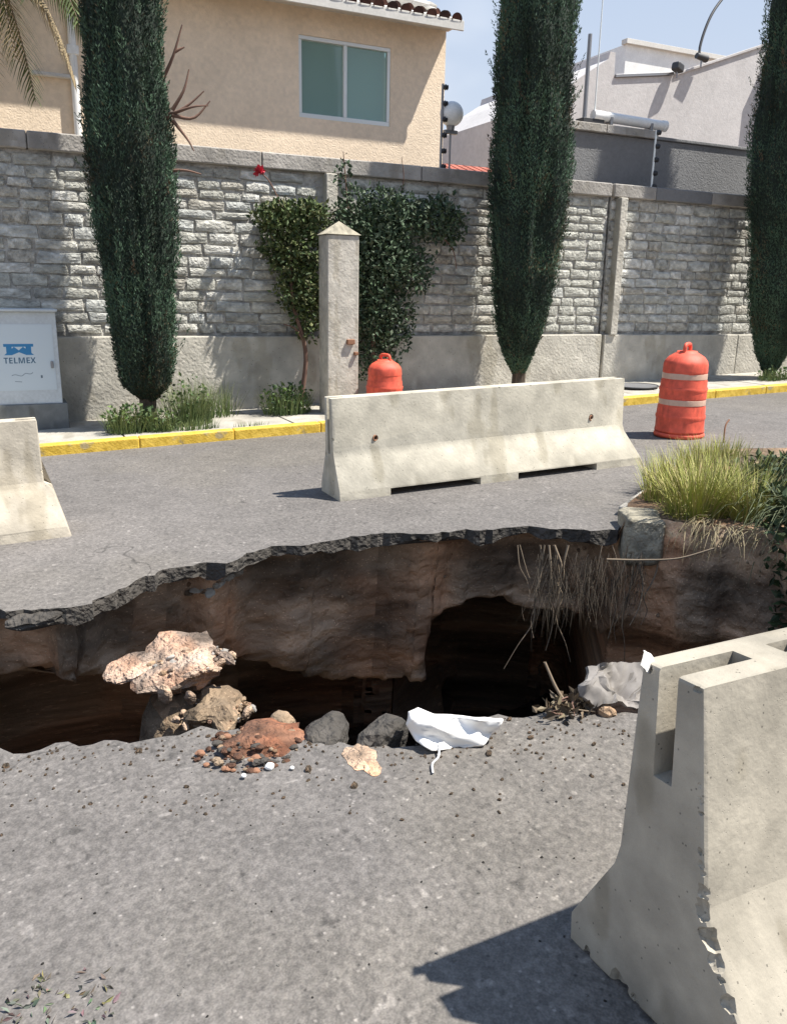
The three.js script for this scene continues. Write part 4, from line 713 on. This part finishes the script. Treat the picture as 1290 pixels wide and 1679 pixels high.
{ // bent grey sheet, stick and twigs at the right of the near rim
  const g = new THREE.BoxGeometry(.36, .02, .18, 28, 1, 14), p = g.attributes.position;
  for (let i = 0; i < p.count; i++) { const x = p.getX(i), z = p.getZ(i); p.setY(i, p.getY(i) + .09 * Math.cos(x * 4.2) + fbm3(x * 9, 0, z * 9, 4) * .09); p.setX(i, x + fbm3(z * 12, x * 6, 2, 3) * .08); p.setZ(i, z + fbm3(x * 10, z * 8, 7, 3) * .07); }
  const h = boxUV(toCreasedNormals(g.toNonIndexed(), .8)); const o = obj('bent_sheet', h, M.sheet); o.position.set(2.2, gy(2.2) + .03, -2.46); o.rotation.set(.9, -.25, .05); tag(o, 'bent grey sheet lying on the rim behind the near barrier', 'sheet');
  const r = mulberry(29), t = thing('twig_pile', 'small pile of twigs and dead leaves beside the bent grey sheet', 'twigs', [1.99, gy(2) + .005, -2.44]);
  for (let i = 0; i < 22; i++) { const a = r() * 3.14, l = rr(.04, .12, r), x = rr(-.12, .14, r), z = rr(-.05, .05, r); obj('twig', tube([[x - Math.cos(a) * l, rr(0, .02, r), z - Math.sin(a) * l * .4], [x, rr(.015, .05, r), z], [x + Math.cos(a) * l, rr(0, .05, r), z + Math.sin(a) * l * .4]], rr(.003, .006, r), 8, 5, .6), i % 2 ? M.twig : M.root, t); }
  const L = new Leaves(); leafMass(L, [[0, .02, 0, .16, .03, .07]], 120, r, .045, [[.14, .1, .06], [.2, .16, .1], [.08, .06, .04]]); obj('dead_leaves', L.geo(), M.leaf, t);
  const s = obj('stick', tube([[1.97, gy(2) + .02, -2.46], [1.94, gy(2) + .08, -2.5], [1.9, gy(2) + .19, -2.54]], .008, 10, 6, .7), M.root); tag(s, 'thin pale stick leaning up from the twig pile', 'stick');
  const d = obj('rubble_chunk', rock(333, [.07, .06, .06], 2, .4), M.dirt); d.position.set(2.09, gy(2.14) + .01, -2.36); tag(d, 'brown clod in front of the bent grey sheet', 'rubble');
  const pp = new THREE.PlaneGeometry(.07, .09, 6, 6), q = pp.attributes.position; for (let i = 0; i < q.count; i++) q.setZ(i, fbm3(q.getX(i) * 25, q.getY(i) * 25, 7, 2) * .04); 
  const pb = pp.clone(); pb.translate(0, 0, -.003); const pa = obj('paper_scrap', boxUV(join([pp, pb])), M.plastic); pa.position.copy(nearBarrier.localToWorld(new THREE.Vector3(-1.495, .845, -.075))); pa.rotation.set(-.5, .6, .9); pa.scale.setScalar(.55); tag(pa, 'crumpled paper scrap stuck on the corner of the near barrier', 'paper');
}
{ // loose gravel on the near asphalt
  const r = mulberry(123), N = 300, im = (n, m) => { const o = new THREE.InstancedMesh(rock(n, [1, .7, 1], 1, .5), m, N); return o; };
  for (const [seed, m, name, label] of [[5, M.coping, 'light_gravel', 'scattered light grit on the near asphalt'], [8, M.asphEdge, 'dark_gravel', 'scattered dark grit on the near asphalt']]) {
    const o = im(seed, m), d = new THREE.Object3D();
    for (let i = 0; i < N; i++) { const x = rr(-1.4, 2.8, r), z = rr(-2.75, -.3, r), s = rr(.0016, .0034, r) * (r() < .06 ? 2 : 1) * 1.3; const inHole = z < lerp(-3.0, -2.25, clamp((x - .5) / 1.7)); d.position.set(x, gy(x) + (inHole ? -.2 : s * .25), inHole ? z + 1.0 : z); if (inHole) d.position.y = gy(x) + s * .25; d.rotation.set(r() * 6, r() * 6, r() * 6); d.scale.setScalar(s * 2); d.updateMatrix(); o.setMatrixAt(i, d.matrix); }
    o.name = numbered(name); o.castShadow = o.receiveShadow = true; tag(o, label, 'gravel', null, 'stuff'); scene.add(o);
  }
}
{ // soil crumbs and dust spread along the near rim, and dry grit at the lower left
  const r = mulberry(909), N = 620, o = new THREE.InstancedMesh(rock(71, [1, .7, 1.2], 1, .6), M.dirt, N), d = new THREE.Object3D(), near = rim.filter(p => p.i > 17 && p.i < 25.5);
  for (let i = 0; i < N; i++) { const p = near[Math.floor(r() * near.length)], k = Math.pow(r(), 2.8) * .5 + .03, s = rr(.002, .008, r) * (r() < .06 ? 2.2 : 1), x = p.x + p.nx * (k + .03) + rr(-.03, .03, r), z = p.z + p.nz * (k + .03) + rr(-.03, .03, r); d.position.set(x, gy(x) + s * .3, z); d.rotation.set(r() * 6, r() * 6, r() * 6); d.scale.setScalar(s * 1.6); d.updateMatrix(); o.setMatrixAt(i, d.matrix); }
  o.name = 'soil_crumbs'; o.castShadow = o.receiveShadow = true; tag(o, 'brown soil crumbs scattered along the near rim of the hole', 'soil crumbs', null, 'stuff'); scene.add(o);
  const L = new Leaves(), c = [-.03, -1.8]; for (let i = 0; i < 130; i++) { const a = r() * 6.28, k = Math.sqrt(r()) * .13, x = c[0] + Math.cos(a) * k * 1.3, z = c[1] + Math.sin(a) * k, dd = rdir(r, .1); dd.y = Math.abs(dd.y) * .4; dd.normalize(); L.leaf(new THREE.Vector3(x, gy(x) + .002, z), dd, new THREE.Vector3().crossVectors(dd, rdir(r)).normalize(), rr(.01, .03, r), rr(.005, .014, r), [[.12, .1, .07], [.07, .065, .045], [.17, .15, .11]][i % 3].map(q => q * rr(.6, 1.3, r))); }
  tag(obj('leaf_litter', L.geo(), M.leaf), 'patch of dry leaf litter on asphalt in the lower left corner', 'leaf litter', null, 'stuff');
}
renderer.render(scene, camera);
